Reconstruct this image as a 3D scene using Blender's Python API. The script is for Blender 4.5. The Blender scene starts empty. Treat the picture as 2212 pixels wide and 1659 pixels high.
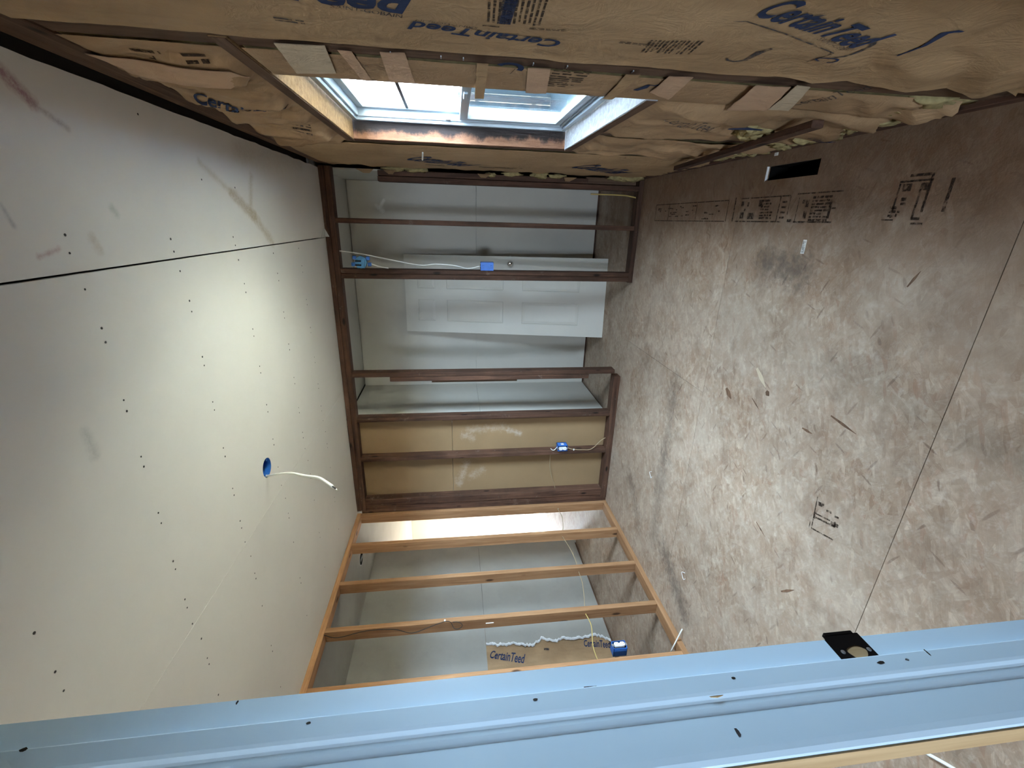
import bpy, bmesh, math, random
from mathutils import Vector, Matrix, noise

random.seed(7)
scene = bpy.context.scene
COL = scene.collection

# ------------------------------------------------------------------ camera
CAM = Vector((2.6407, -3.6002, 1.4912))
F_ = Vector((-0.35030316, 0.92798563, -0.12700536))
R_ = Vector((0.93623002, 0.350911, -0.01829817))
D_ = Vector((0.02758714, -0.12531614, -0.99173324))
cam = bpy.data.cameras.new('camera')
cam.sensor_fit = 'HORIZONTAL'
cam.sensor_width = 36.0
cam.lens = 944.416 / 2212 * 36.0
cam.clip_start = 0.02
cam.clip_end = 300
camo = bpy.data.objects.new('camera', cam)
COL.objects.link(camo)
m = Matrix.Identity(4)          # the phone was turned on its side: picture right = world down
for i in range(3):
    m[i][0], m[i][1], m[i][2], m[i][3] = D_[i], R_[i], -F_[i], CAM[i]
camo.matrix_world = m
scene.camera = camo

# ------------------------------------------------------------------ world, sun, exposure
SKY = 20.0
world = bpy.data.worlds.new('sky')
scene.world = world
world.use_nodes = True
wn = world.node_tree
wn.nodes.clear()
wo = wn.nodes.new('ShaderNodeOutputWorld')
bg = wn.nodes.new('ShaderNodeBackground')
bg.inputs[0].default_value = (0.68, 0.83, 1.0, 1)
bg.inputs[1].default_value = SKY
wn.links.new(bg.outputs[0], wo.inputs[0])

sun = bpy.data.lights.new('sun', 'SUN')
sun.energy = 15.0
sun.color = (1.0, 0.93, 0.82)
sun.angle = math.radians(0.6)
suno = bpy.data.objects.new('sun', sun)
suno.location = (-20, 10, 20)
suno.rotation_euler = Vector((0.74, -0.24, -0.44)).to_track_quat('-Z', 'Y').to_euler()
COL.objects.link(suno)

def portal(name, loc, target, sx, sy):
    l = bpy.data.lights.new(name, 'AREA')
    l.shape = 'RECTANGLE'
    l.size, l.size_y = sx, sy
    l.cycles.is_portal = True
    o = bpy.data.objects.new(name, l)
    o.location = loc
    o.rotation_euler = (Vector(target) - Vector(loc)).to_track_quat('-Z', 'Z').to_euler()
    COL.objects.link(o)
portal('window_light_portal', (3.16, -1.68, 1.44), (2, -1.68, 1.44), 1.02, 1.06)
portal('patio_light_portal', (-4.76, 3.70, 0.8), (-3, 3.70, 0.8), 0.9, 1.6)
portal('entry_light_portal', (1.9, -6.56, 1.55), (1.9, -5, 1.55), 0.5, 0.5)

vs = scene.view_settings
vs.view_transform = 'Standard'
vs.look = 'None'
vs.gamma = 1.0
vs.use_curve_mapping = False
vs.exposure = 3.22
scene.cycles.max_bounces = 9
scene.cycles.diffuse_bounces = 5
scene.cycles.use_adaptive_sampling = True
scene.cycles.adaptive_threshold = 0.03
scene.cycles.adaptive_min_samples = 16
scene.cycles.transparent_max_bounces = 16
scene.cycles.caustics_reflective = False
scene.cycles.caustics_refractive = False

# ------------------------------------------------------------------ room numbers (metres)
W = 2.982        # inner stud face of the window wall
H = 2.44         # ceiling board underside
WY0, WY1 = -2.183, -1.18     # window opening along the wall
WZ0, WZ1 = 0.93, 1.95
EX = 3.075       # outer sheathing

# ------------------------------------------------------------------ node helpers
class NT:
    def __init__(s, name, rough=0.8, spec=0.3):
        s.mat = bpy.data.materials.new(name)
        s.mat.use_nodes = True
        s.t = s.mat.node_tree
        s.b = s.t.nodes['Principled BSDF']
        s.b.inputs['Roughness'].default_value = rough
        s.b.inputs['Specular IOR Level'].default_value = spec
    def n(s, kind, **kw):
        nd = s.t.nodes.new('ShaderNode' + kind)
        for k, v in kw.items():
            if k.startswith('_'):
                setattr(nd, k[1:], v)
            else:
                s.put(nd.inputs[int(k[1:])] if k[0] == 'i' and k[1:].isdigit() else nd.inputs[k.replace('__', ' ')], v)
        return nd
    def put(s, sock, v):
        if isinstance(v, bpy.types.NodeSocket):
            s.t.links.new(v, sock)
        else:
            sock.default_value = v
    def math(s, op, a, b=0.0, c=None, clamp=False):
        nd = s.t.nodes.new('ShaderNodeMath')
        nd.operation = op
        nd.use_clamp = clamp
        s.put(nd.inputs[0], a); s.put(nd.inputs[1], b)
        if c is not None: s.put(nd.inputs[2], c)
        return nd.outputs[0]
    def vm(s, op, a, b=None, scale=None, out=0):
        nd = s.t.nodes.new('ShaderNodeVectorMath')
        nd.operation = op
        s.put(nd.inputs[0], a)
        if b is not None: s.put(nd.inputs[1], b)
        if scale is not None: s.put(nd.inputs['Scale'], scale)
        return nd.outputs[out]
    def mix(s, fac, a, b, blend='MIX'):
        nd = s.t.nodes.new('ShaderNodeMix')
        nd.data_type = 'RGBA'
        nd.blend_type = blend
        s.put(nd.inputs[0], fac)
        for sock, v in ((nd.inputs[6], a), (nd.inputs[7], b)):
            if isinstance(v, tuple) and len(v) == 3: v = v + (1,)
            s.put(sock, v)
        return nd.outputs[2]
    def ramp(s, fac, stops, interp='LINEAR'):
        nd = s.t.nodes.new('ShaderNodeValToRGB')
        nd.color_ramp.interpolation = interp
        els = nd.color_ramp.elements
        while len(els) < len(stops): els.new(0.5)
        for e, (p, c) in zip(els, stops):
            e.position = p
            e.color = (c, c, c, 1) if isinstance(c, (int, float)) else tuple(c) + (1,)
        s.put(nd.inputs[0], fac)
        return nd.outputs[0]
    def pos(s): return s.t.nodes.new('ShaderNodeNewGeometry').outputs['Position']
    def obj(s): return s.t.nodes.new('ShaderNodeTexCoord').outputs['Object']
    def rnd(s): return s.t.nodes.new('ShaderNodeObjectInfo').outputs['Random']
    def map(s, v, scale=(1, 1, 1), rot=(0, 0, 0), loc=(0, 0, 0)):
        nd = s.t.nodes.new('ShaderNodeMapping')
        s.put(nd.inputs[0], v)
        s.put(nd.inputs['Location'], loc)
        s.put(nd.inputs['Rotation'], rot)
        s.put(nd.inputs['Scale'], scale)
        return nd.outputs[0]
    def noise(s, v, scale=5, detail=3, rough=0.5, dist=0.0, col=False):
        nd = s.t.nodes.new('ShaderNodeTexNoise')
        s.put(nd.inputs['Vector'], v)
        nd.inputs['Scale'].default_value = scale
        nd.inputs['Detail'].default_value = detail
        nd.inputs['Roughness'].default_value = rough
        nd.inputs['Distortion'].default_value = dist
        return nd.outputs[1 if col else 0]
    def bump(s, h, strength=0.3, dist=0.005):
        nd = s.t.nodes.new('ShaderNodeBump')
        nd.inputs['Strength'].default_value = strength
        nd.inputs['Distance'].default_value = dist
        s.put(nd.inputs['Height'], h)
        s.t.links.new(nd.outputs[0], s.b.inputs['Normal'])
    def color(s, c):
        if isinstance(c, tuple) and len(c) == 3: c = c + (1,)
        s.put(s.b.inputs['Base Color'], c)
    def smear(s, p, a, b, w, soft, nz=None, amp=0.0):
        """1 near the segment a-b (world xyz), 0 away from it."""
        a, b = Vector(a), Vector(b)
        ab = b - a
        pa = s.vm('SUBTRACT', p, tuple(a))
        t = s.math('DIVIDE', s.vm('DOT_PRODUCT', pa, tuple(ab), out=1), max(ab.length_squared, 1e-6), clamp=True)
        q = s.vm('SUBTRACT', pa, s.vm('SCALE', tuple(ab), scale=t))
        d = s.vm('LENGTH', q, out=1)
        if nz is not None:
            d = s.math('ADD', d, s.math('MULTIPLY', s.math('SUBTRACT', nz, 0.5), amp))
        nd = s.t.nodes.new('ShaderNodeMapRange')
        nd.interpolation_type = 'SMOOTHSTEP'
        s.put(nd.inputs[0], d)
        nd.inputs[1].default_value = max(w - soft, -0.02)
        nd.inputs[2].default_value = w + soft
        nd.inputs[3].default_value = 1.0
        nd.inputs[4].default_value = 0.0
        return nd.outputs[0]

def plain(name, c, rough=0.6, metal=0.0, spec=0.4, var=0.0, scale=20):
    s = NT(name, rough, spec)
    s.b.inputs['Metallic'].default_value = metal
    if var:
        f = s.noise(s.obj(), scale, 4)
        lo = tuple(x * (1 - var) for x in c); hi = tuple(min(1, x * (1 + var)) for x in c)
        s.color(s.ramp(f, [(0.3, lo), (0.7, hi)]))
    else:
        s.color(c)
    return s.mat

def wood(name, dark, light, axis, knots=True, dirt=0.0, dirtcol=(0.03, 0.018, 0.012)):
    s = NT(name, 0.75, 0.25)
    r = s.rnd()
    off = s.n('CombineXYZ', X=s.math('MULTIPLY', r, 17.0), Y=s.math('MULTIPLY', r, 31.0), Z=s.math('MULTIPLY', r, 7.0)).outputs[0]
    v = s.vm('ADD', s.obj(), off)
    sc = [26, 26, 26]; sc['xyz'.index(axis)] = 1.6
    g = s.noise(s.map(v, tuple(sc)), 1.6, 5, 0.6, 0.6)
    sc2 = [120, 120, 120]; sc2['xyz'.index(axis)] = 3
    g2 = s.noise(s.map(v, tuple(sc2)), 1.0, 3)
    f = s.math('ADD', s.math('MULTIPLY', g, 0.75), s.math('MULTIPLY', g2, 0.25))
    c = s.ramp(f, [(0.32, dark), (0.66, light)])
    sh = s.math('ADD', 0.8, s.math('MULTIPLY', r, 0.4))
    c = s.mix(1.0, c, s.n('CombineColor', Red=sh, Green=sh, Blue=sh).outputs[0], 'MULTIPLY')
    if knots:
        sk = [9, 9, 9]; sk['xyz'.index(axis)] = 3.2
        vo = s.n('TexVoronoi', Vector=s.map(v, tuple(sk)), Scale=1.0)
        k = s.ramp(vo.outputs['Distance'], [(0.07, 1.0), (0.13, 0.0)])
        c = s.mix(k, c, tuple(x * 0.25 for x in dark))
    if dirt > 0.5:
        ps = s.noise(s.vm('ADD', v, (5.0, 3.0, 1.0)), 9.0, 5, 0.75)
        c = s.mix(s.math('MULTIPLY', s.ramp(ps, [(0.60, 0.0), (0.74, 1.0)]), 0.6), c, (0.30, 0.235, 0.19))
    if dirt:
        dn = s.noise(v, 3.5, 5, 0.65)
        c = s.mix(s.math('MULTIPLY', s.ramp(dn, [(0.42, 0.0), (0.68, 1.0)]), dirt), c, dirtcol)
    s.color(c)
    s.bump(f, 0.35, 0.004)
    return s.mat

MAT = {}
for ax in 'xyz':
    MAT['dark_' + ax] = wood('dark_stained_lumber_' + ax, (0.040, 0.018, 0.011), (0.145, 0.072, 0.044), ax, True, 0.55)
    MAT['pine_' + ax] = wood('fresh_pine_lumber_' + ax, (0.28, 0.13, 0.055), (0.48, 0.265, 0.13), ax, True, 0.10, (0.2, 0.1, 0.05))
    MAT['brown_' + ax] = wood('weathered_brown_lumber_' + ax, (0.085, 0.045, 0.026), (0.20, 0.115, 0.068), ax, True, 0.35)

def drywall(name, base, var=0.06, stains=(), smudge=0.0):
    s = NT(name, 0.9, 0.2)
    p = s.pos()
    f = s.noise(p, 2.2, 5, 0.6)
    c = s.ramp(f, [(0.3, tuple(x * (1 - var) for x in base)), (0.7, tuple(min(1, x * (1 + var)) for x in base))])
    fine = s.noise(p, 120, 3)
    nz = s.noise(p, 26, 5, 0.7)
    nz2 = s.noise(p, 90, 4, 0.8)
    for (a, b, w, soft, amp, colr, k) in stains:
        mk = s.smear(p, a, b, w, soft, nz, amp)
        mk = s.math('MULTIPLY', mk, s.math('MULTIPLY', s.ramp(nz2, [(0.3, 0.35), (0.6, 1.0)]), k))
        c = s.mix(mk, c, colr)
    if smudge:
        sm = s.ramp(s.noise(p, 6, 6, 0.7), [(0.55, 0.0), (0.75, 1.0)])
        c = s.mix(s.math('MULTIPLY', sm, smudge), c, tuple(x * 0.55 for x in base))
    s.color(c)
    s.bump(fine, 0.06, 0.001)
    return s.mat

Zc = H
MAT['ceiling'] = drywall('ceiling_drywall', (0.68, 0.64, 0.60), 0.04, [
    ((2.914, -2.372, Zc), (2.862, -2.31, Zc), 0.014, 0.012, 0.03, (0.30, 0.13, 0.16), 0.8),
    ((2.862, -2.31, Zc), (2.825, -2.225, Zc), 0.006, 0.008, 0.02, (0.34, 0.27, 0.26), 0.7),
    ((2.644, -2.473, Zc), (2.600, -2.46, Zc), 0.004, 0.006, 0.02, (0.3, 0.3, 0.33), 0.6),
    ((2.532, -2.424, Zc), (2.545, -2.365, Zc), 0.005, 0.007, 0.02, (0.42, 0.24, 0.24), 0.7),
    ((2.565, -2.25, Zc), (2.535, -2.235, Zc), 0.012, 0.012, 0.03, (0.46, 0.38, 0.29), 0.5),
    ((2.10, -2.462, Zc), (2.03, -2.455, Zc), 0.012, 0.016, 0.03, (0.36, 0.36, 0.35), 0.5),
    ((2.64, -2.146, Zc), (2.628, -2.135, Zc), 0.010, 0.012, 0.02, (0.3, 0.36, 0.3), 0.5),
    ((2.815, -1.62, Zc), (2.72, -1.40, Zc), 0.012, 0.016, 0.03, (0.45, 0.37, 0.27), 0.55),
    ((2.72, -1.40, Zc), (2.62, -1.20, Zc), 0.022, 0.02, 0.05, (0.40, 0.31, 0.20), 0.75),
    ((2.62, -1.20, Zc), (2.495, -1.03, Zc), 0.020, 0.024, 0.06, (0.42, 0.33, 0.22), 0.7),
    ((2.80, -1.17, Zc), (2.64, -1.24, Zc), 0.016, 0.02, 0.05, (0.45, 0.37, 0.27), 0.6),
    ((2.90, -1.25, Zc), (2.96, -0.4, Zc), 0.05, 0.06, 0.10, (0.47, 0.41, 0.33), 0.5),
])
MAT['drywall'] = drywall('wall_drywall', (0.56, 0.535, 0.48), 0.04, [
    ((2.73, 1.09, 2.22), (2.70, 1.09, 2.17), 0.018, 0.015, 0.05, (0.92, 0.91, 0.88), 0.7),
    ((2.79, 1.09, 2.15), (2.72, 1.09, 2.20), 0.012, 0.012, 0.05, (0.92, 0.91, 0.88), 0.7)])
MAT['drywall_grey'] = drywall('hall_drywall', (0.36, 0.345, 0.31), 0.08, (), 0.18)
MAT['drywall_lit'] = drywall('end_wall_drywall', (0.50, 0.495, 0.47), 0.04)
MAT['drywall_back'] = drywall('drywall_backing_paper', (0.29, 0.19, 0.10), 0.08, [
    ((0.74, 0.09, 1.42), (0.72, 0.09, 1.36), 0.0, 0.06, 0.16, (0.50, 0.41, 0.33), 0.6),
    ((0.80, 0.09, 1.38), (0.81, 0.09, 1.05), 0.0, 0.06, 0.16, (0.50, 0.41, 0.33), 0.5),
    ((0.44, 0.09, 1.40), (0.22, 0.09, 1.48), 0.0, 0.06, 0.16, (0.50, 0.41, 0.33), 0.6),
    ((0.30, 0.09, 1.36), (0.36, 0.09, 1.25), 0.0, 0.06, 0.16, (0.50, 0.41, 0.33), 0.5),
    ((0.78, 0.09, 1.0), (0.74, 0.09, 0.9), 0.01, 0.03, 0.08, (0.72, 0.66, 0.6), 0.5)])

def osb(name, lowcol=False):
    s = NT(name, 0.62, 0.35)
    p = s.pos()
    r = s.rnd()
    warp = s.noise(p, 7, 2, 0.5, 0, True)
    pv = s.vm('ADD', p, s.vm('SCALE', s.vm('SUBTRACT', warp, (0.5, 0.5, 0.5)), scale=0.02))
    base = None
    pal = [[(0.0, (0.18, 0.12, 0.08)), (0.25, (0.27, 0.20, 0.145)), (0.55, (0.225, 0.16, 0.112)), (0.8, (0.33, 0.255, 0.19)), (1.0, (0.21, 0.125, 0.082))],
           [(0.0, (0.31, 0.245, 0.185)), (0.4, (0.22, 0.158, 0.112)), (0.7, (0.28, 0.215, 0.16)), (1.0, (0.19, 0.125, 0.085))]]
    for k, (ang, sx, sy, keep) in enumerate([(0.15, 16, 52, 0.0), (1.15, 13, 46, 0.45), (2.2, 15, 58, 0.5), (0.65, 9, 36, 0.62), (2.75, 20, 70, 0.6)]):
        off = s.n('CombineXYZ', X=s.math('MULTIPLY', r, 3.7 + k), Y=s.math('MULTIPLY', r, 5.1 - k), Z=0.0).outputs[0]
        v = s.map(s.map(s.vm('ADD', pv, off), (1, 1, 0), (0, 0, ang)), (sx, sy, 0.0))
        vo = s.n('TexVoronoi', _voronoi_dimensions='2D', Vector=v, Scale=1.0)
        sep = s.n('SeparateColor', i0=vo.outputs['Color'])
        c = s.ramp(sep.outputs[0], pal[k % 2])
        # fine grain inside each strand
        g = s.noise(s.map(s.map(s.vm('ADD', pv, off), (1, 1, 0), (0, 0, ang)), (sx * 1.2, sy * 6, 0.0)), 1.0, 1)
        c = s.mix(s.math('MULTIPLY', s.ramp(g, [(0.4, 0.0), (0.7, 1.0)]), 0.35), c, (0.12, 0.08, 0.055))
        if base is None:
            base = c
        else:
            base = s.mix(s.ramp(sep.outputs[1], [(keep, 0.0), (keep + 0.03, 0.85)]), base, c)
    # dark bark slivers
    for ang, sc_, th in ((0.4, (11, 75), 0.978), (1.9, (13, 85), 0.98), (2.6, (18, 60), 0.982)):
        vo = s.n('TexVoronoi', _voronoi_dimensions='2D', Vector=s.map(s.map(pv, (1, 1, 0), (0, 0, ang)), sc_ + (0.0,)), Scale=1.0)
        sep = s.n('SeparateColor', i0=vo.outputs['Color'])
        mk = s.math('MULTIPLY', s.ramp(sep.outputs[0], [(th, 0.0), (th + 0.005, 0.6)]), s.ramp(vo.outputs['Distance'], [(0.25, 1.0), (0.42, 0.0)]))
        base = s.mix(mk, base, (0.06, 0.028, 0.018))
    bl = s.noise(s.vm('ADD', p, (7.0, 2.0, 0.0)), 8.5, 4, 0.65)
    base = s.mix(s.math('MULTIPLY', s.ramp(bl, [(0.50, 0.0), (0.66, 1.0)]), 0.42), base, (0.175, 0.098, 0.058))
    base = s.mix(s.math('MULTIPLY', s.ramp(bl, [(0.30, 1.0), (0.44, 0.0)]), 0.38), base, (0.40, 0.345, 0.285))
    gr = s.noise(p, 60, 2, 0.7)
    base = s.mix(s.math('MULTIPLY', s.ramp(gr, [(0.45, 0.0), (0.75, 1.0)]), 0.35), base, (0.14, 0.10, 0.072))
    gr2 = s.noise(s.vm('ADD', p, (3.0, 1.0, 0.0)), 34, 3, 0.75)
    base = s.mix(s.math('MULTIPLY', s.ramp(gr2, [(0.52, 0.0), (0.72, 1.0)]), 0.35), base, (0.40, 0.345, 0.295))
    # worn greyish film, mud and old water stain
    wear = s.noise(p, 2.6, 4, 0.62)
    base = s.mix(s.math('MULTIPLY', s.ramp(wear, [(0.38, 0.0), (0.62, 1.0)]), 0.40), base, (0.31, 0.255, 0.205))
    mud = s.noise(s.vm('ADD', p, (4.0, 9.0, 0.0)), 4.5, 4, 0.7)
    base = s.mix(s.math('MULTIPLY', s.ramp(mud, [(0.52, 0.0), (0.70, 1.0)]), 0.45), base, (0.088, 0.050, 0.030))
    nz = s.noise(p, 5, 3, 0.65)
    brown = s.smear(p, (3.0, 0.3, 0), (3.0, -3.4, 0), 0.46, 0.42, nz, 0.7)
    base = s.mix(s.math('MULTIPLY', brown, 0.72), base, s.mix(s.noise(p, 9, 3, 0.6), (0.066, 0.029, 0.010), (0.118, 0.060, 0.025)))
    nearb = s.smear(p, (2.6, -2.75, 0), (3.0, -4.6, 0), 0.35, 0.4, nz, 0.6)
    base = s.mix(s.math('MULTIPLY', nearb, 0.45), base, (0.14, 0.085, 0.05))
    n2 = s.noise(p, 22, 3, 0.75)
    for a, b, w, k in (((1.66, -0.96, 0), (1.05, -0.98, 0), 0.035, 0.40), ((1.05, -0.98, 0), (0.36, -1.01, 0), 0.05, 0.38), ((0.40, -1.2, 0), (0.2, -1.55, 0), 0.06, 0.6),
                       ((2.49, -1.60, 0), (2.46, -1.82, 0), 0.055, 0.6), ((0.55, -0.5, 0), (0.3, -0.75, 0), 0.05, 0.35), ((2.2, -2.32, 0), (2.14, -2.12, 0), 0.015, 0.18)):
        mk = s.smear(p, a, b, w * 0.6, 0.09, n2, 0.30)
        base = s.mix(s.math('MULTIPLY', mk, k), base, (0.045, 0.034, 0.028))
    sh = s.math('ADD', 1.52, s.math('MULTIPLY', r, 0.2))
    base = s.mix(1.0, base, s.n('CombineColor', Red=sh, Green=sh, Blue=sh).outputs[0], 'MULTIPLY')
    s.color(base)
    s.bump(s.noise(p, 60, 2, 0.7), 0.35, 0.003)
    return s.mat
MAT['osb'] = osb('oriented_strand_board')

def kraft(name, a, b):
    s = NT(name, 0.68, 0.35)
    p = s.pos()
    f = s.noise(p, 3.0, 5, 0.6)
    c = s.ramp(f, [(0.3, a), (0.7, b)])
    f2 = s.noise(s.map(p, (30, 30, 6)), 1.0, 4)
    c = s.mix(s.math('MULTIPLY', s.ramp(f2, [(0.45, 0.0), (0.75, 1.0)]), 0.22), c, tuple(x * 0.6 for x in a))
    s.color(c)
    cr = s.noise(p, 14, 6, 0.65, 1.2)
    s.bump(cr, 0.35, 0.012)
    return s.mat
MAT['kraft'] = kraft('kraft_paper', (0.36, 0.23, 0.115), (0.47, 0.315, 0.17))
MAT['kraft_old'] = kraft('old_kraft_paper', (0.29, 0.178, 0.09), (0.46, 0.30, 0.165))
MAT['kraft_pink'] = kraft('pinkish_paper_patch', (0.49, 0.32, 0.205), (0.59, 0.40, 0.265))
MAT['kraft_pale'] = kraft('pale_paper_patch', (0.50, 0.41, 0.29), (0.61, 0.50, 0.365))
MAT['fibre'] = plain('yellow_fibreglass', (0.34, 0.27, 0.13), 1.0, 0, 0.05, 0.3, 40)
MAT['ink'] = plain('navy_ink', (0.020, 0.035, 0.090), 0.7, 0, 0.2, 0.2, 60)
MAT['ink_pale'] = plain('worn_grey_ink', (0.065, 0.057, 0.06), 0.8, 0, 0.2, 0.3, 60)
MAT['ink_brown'] = plain('brown_ink', (0.06, 0.037, 0.024), 0.8, 0, 0.2, 0.3, 60)
MAT['stamp'] = plain('floor_stamp_ink', (0.045, 0.028, 0.019), 0.8, 0, 0.2, 0.45, 50)
def worn(mat, th):
    t = mat.node_tree
    out = [n for n in t.nodes if n.type == 'OUTPUT_MATERIAL'][0]; b = t.nodes['Principled BSDF']
    g = t.nodes.new('ShaderNodeNewGeometry'); nn = t.nodes.new('ShaderNodeTexNoise'); nn.inputs['Scale'].default_value = 55; nn.inputs['Detail'].default_value = 5
    nn.inputs['Roughness'].default_value = 0.7
    rr = t.nodes.new('ShaderNodeValToRGB'); rr.color_ramp.elements[0].position = th - 0.1; rr.color_ramp.elements[1].position = th + 0.12
    tr = t.nodes.new('ShaderNodeBsdfTransparent'); mx = t.nodes.new('ShaderNodeMixShader')
    t.links.new(g.outputs['Position'], nn.inputs['Vector']); t.links.new(nn.outputs[0], rr.inputs[0]); t.links.new(rr.outputs[0], mx.inputs[0])
    t.links.new(tr.outputs[0], mx.inputs[1]); t.links.new(b.outputs[0], mx.inputs[2]); t.links.new(mx.outputs[0], out.inputs[0])
for k_, th_ in (('stamp', 0.46), ('ink_brown', 0.42), ('ink_pale', 0.44)): worn(MAT[k_], th_)
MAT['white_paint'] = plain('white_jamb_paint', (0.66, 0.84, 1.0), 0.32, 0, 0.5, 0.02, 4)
MAT['raw_wood'] = wood('raw_jamb_wood', (0.42, 0.27, 0.13), (0.60, 0.42, 0.23), 'z', False)
MAT['door_paint'] = plain('white_door_paint', (0.62, 0.60, 0.54), 0.5, 0, 0.4, 0.03, 3)
MAT['vinyl'] = plain('white_vinyl', (0.34, 0.40, 0.45), 0.35, 0, 0.5)
MAT['chrome'] = plain('polished_chrome', (0.75, 0.74, 0.72), 0.12, 1.0)
MAT['black_steel'] = plain('black_steel', (0.012, 0.011, 0.012), 0.3, 0.6, 0.5)
MAT['steel'] = plain('galvanised_steel', (0.5, 0.5, 0.5), 0.4, 0.9)
MAT['blue'] = plain('blue_pvc', (0.03, 0.15, 0.52), 0.4, 0, 0.5, 0.12, 30)
MAT['blue_light'] = plain('light_blue_pvc', (0.07, 0.26, 0.50), 0.4, 0, 0.5, 0.2, 60)
MAT['cable_white'] = plain('white_cable_sheath', (0.82, 0.81, 0.76), 0.45, 0, 0.4)
MAT['cable_tan'] = plain('aged_cream_cable_sheath', (0.36, 0.27, 0.16), 0.5, 0, 0.4)
MAT['cable_yellow'] = plain('yellow_cable_sheath', (0.50, 0.36, 0.12), 0.45, 0, 0.4)
MAT['cable_black'] = plain('black_wire_insulation', (0.02, 0.018, 0.016), 0.5, 0, 0.4)
MAT['receptacle'] = plain('white_receptacle', (0.85, 0.86, 0.86), 0.35, 0, 0.5)
MAT['dark_void'] = plain('dark_duct_metal', (0.006, 0.0055, 0.005), 0.95, 0.0, 0.05)  # near-black colour stands in for the shade inside openings
MAT['screw'] = plain('dark_screw_head', (0.035, 0.032, 0.03), 0.5, 0.5)
MAT['paper_white'] = plain('white_paper', (0.75, 0.74, 0.72), 0.8, 0, 0.2, 0.15, 60)
MAT['plaster'] = plain('broken_gypsum', (0.72, 0.73, 0.73), 0.95, 0, 0.1, 0.15, 60)
MAT['sheathing'] = plain('dark_sheathing', (0.05, 0.042, 0.038), 0.9, 0, 0.1, 0.2, 10)
MAT['roof'] = plain('roof_decking', (0.10, 0.085, 0.07), 0.9, 0, 0.1)
MAT['siding'] = plain('house_siding', (0.55, 0.56, 0.55), 0.8)
MAT['fence'] = plain('dimming_blue_black', (0.010, 0.022, 0.030), 0.8, 0, 0.2, 0.2, 3)  # very dark blue, chosen to dim the view through the lower sash
MAT['shed_white'] = plain('white_shed_trim', (0.6, 0.62, 0.62), 0.7)
MAT['leaf'] = plain('tree_foliage', (0.07, 0.11, 0.05), 0.8, 0, 0.2, 0.4, 6)
MAT['bark'] = plain('tree_bark', (0.10, 0.075, 0.055), 0.9, 0, 0.2, 0.3, 12)
MAT['grass'] = plain('gravel_yard', (0.34, 0.285, 0.20), 0.95, 0, 0.1, 0.25, 1.5)

def rough_reveal(name, a, b, mould=0.0, white=0.0):
    s = NT(name, 0.85, 0.2)
    p = s.pos()
    f = s.noise(s.map(p, (30, 30, 8)), 1.6, 6, 0.7)
    c = s.ramp(f, [(0.3, a), (0.7, b)])
    if mould:
        nz = s.noise(s.map(p, (6, 6, 9)), 1.6, 6, 0.7)
        mk = s.smear(p, (3.068, -1.18, 0.9), (3.066, -1.18, 2.0), 0.052, 0.016, nz, 0.11)
        c = s.mix(s.math('MULTIPLY', mk, mould), c, (0.018, 0.014, 0.014))
    s.color(c)
    s.bump(f, 0.8, 0.006)
    return s.mat
MAT['reveal_head'] = rough_reveal('rough_header_wood', (0.13, 0.07, 0.03), (0.27, 0.165, 0.08))
MAT['reveal_side'] = rough_reveal('mould_stained_wood', (0.12, 0.052, 0.028), (0.20, 0.10, 0.058), 0.97)
MAT['reveal_sill'] = rough_reveal('whitened_rough_sill', (0.26, 0.25, 0.25), (0.48, 0.48, 0.50))

def glass(name, tint=(0.93, 0.97, 0.98), k=0.06):
    s = NT(name)
    t = s.t
    t.nodes.remove(s.b)
    out = [n for n in t.nodes if n.type == 'OUTPUT_MATERIAL'][0]
    tr = t.nodes.new('ShaderNodeBsdfTransparent'); tr.inputs[0].default_value = tint + (1,)
    gl = t.nodes.new('ShaderNodeBsdfGlossy'); gl.inputs['Roughness'].default_value = 0.02
    fr = t.nodes.new('ShaderNodeFresnel'); fr.inputs[0].default_value = 1.35
    mx = t.nodes.new('ShaderNodeMixShader')
    mu = s.math('MULTIPLY', fr.outputs[0], 0.6)
    t.links.new(mu, mx.inputs[0]); t.links.new(tr.outputs[0], mx.inputs[1]); t.links.new(gl.outputs[0], mx.inputs[2])
    t.links.new(mx.outputs[0], out.inputs[0])
    return s.mat
MAT['glass'] = glass('window_glass')
def screen_mat():
    s = NT('added_screen_mesh')
    t = s.t
    out = [n for n in t.nodes if n.type == 'OUTPUT_MATERIAL'][0]
    s.color((0.05, 0.055, 0.06))
    tr = t.nodes.new('ShaderNodeBsdfTransparent')
    mx = t.nodes.new('ShaderNodeMixShader'); mx.inputs[0].default_value = 0.55
    t.links.new(tr.outputs[0], mx.inputs[1]); t.links.new(s.b.outputs[0], mx.inputs[2])
    t.links.new(mx.outputs[0], out.inputs[0])
    return s.mat
MAT['screen'] = screen_mat()

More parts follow.
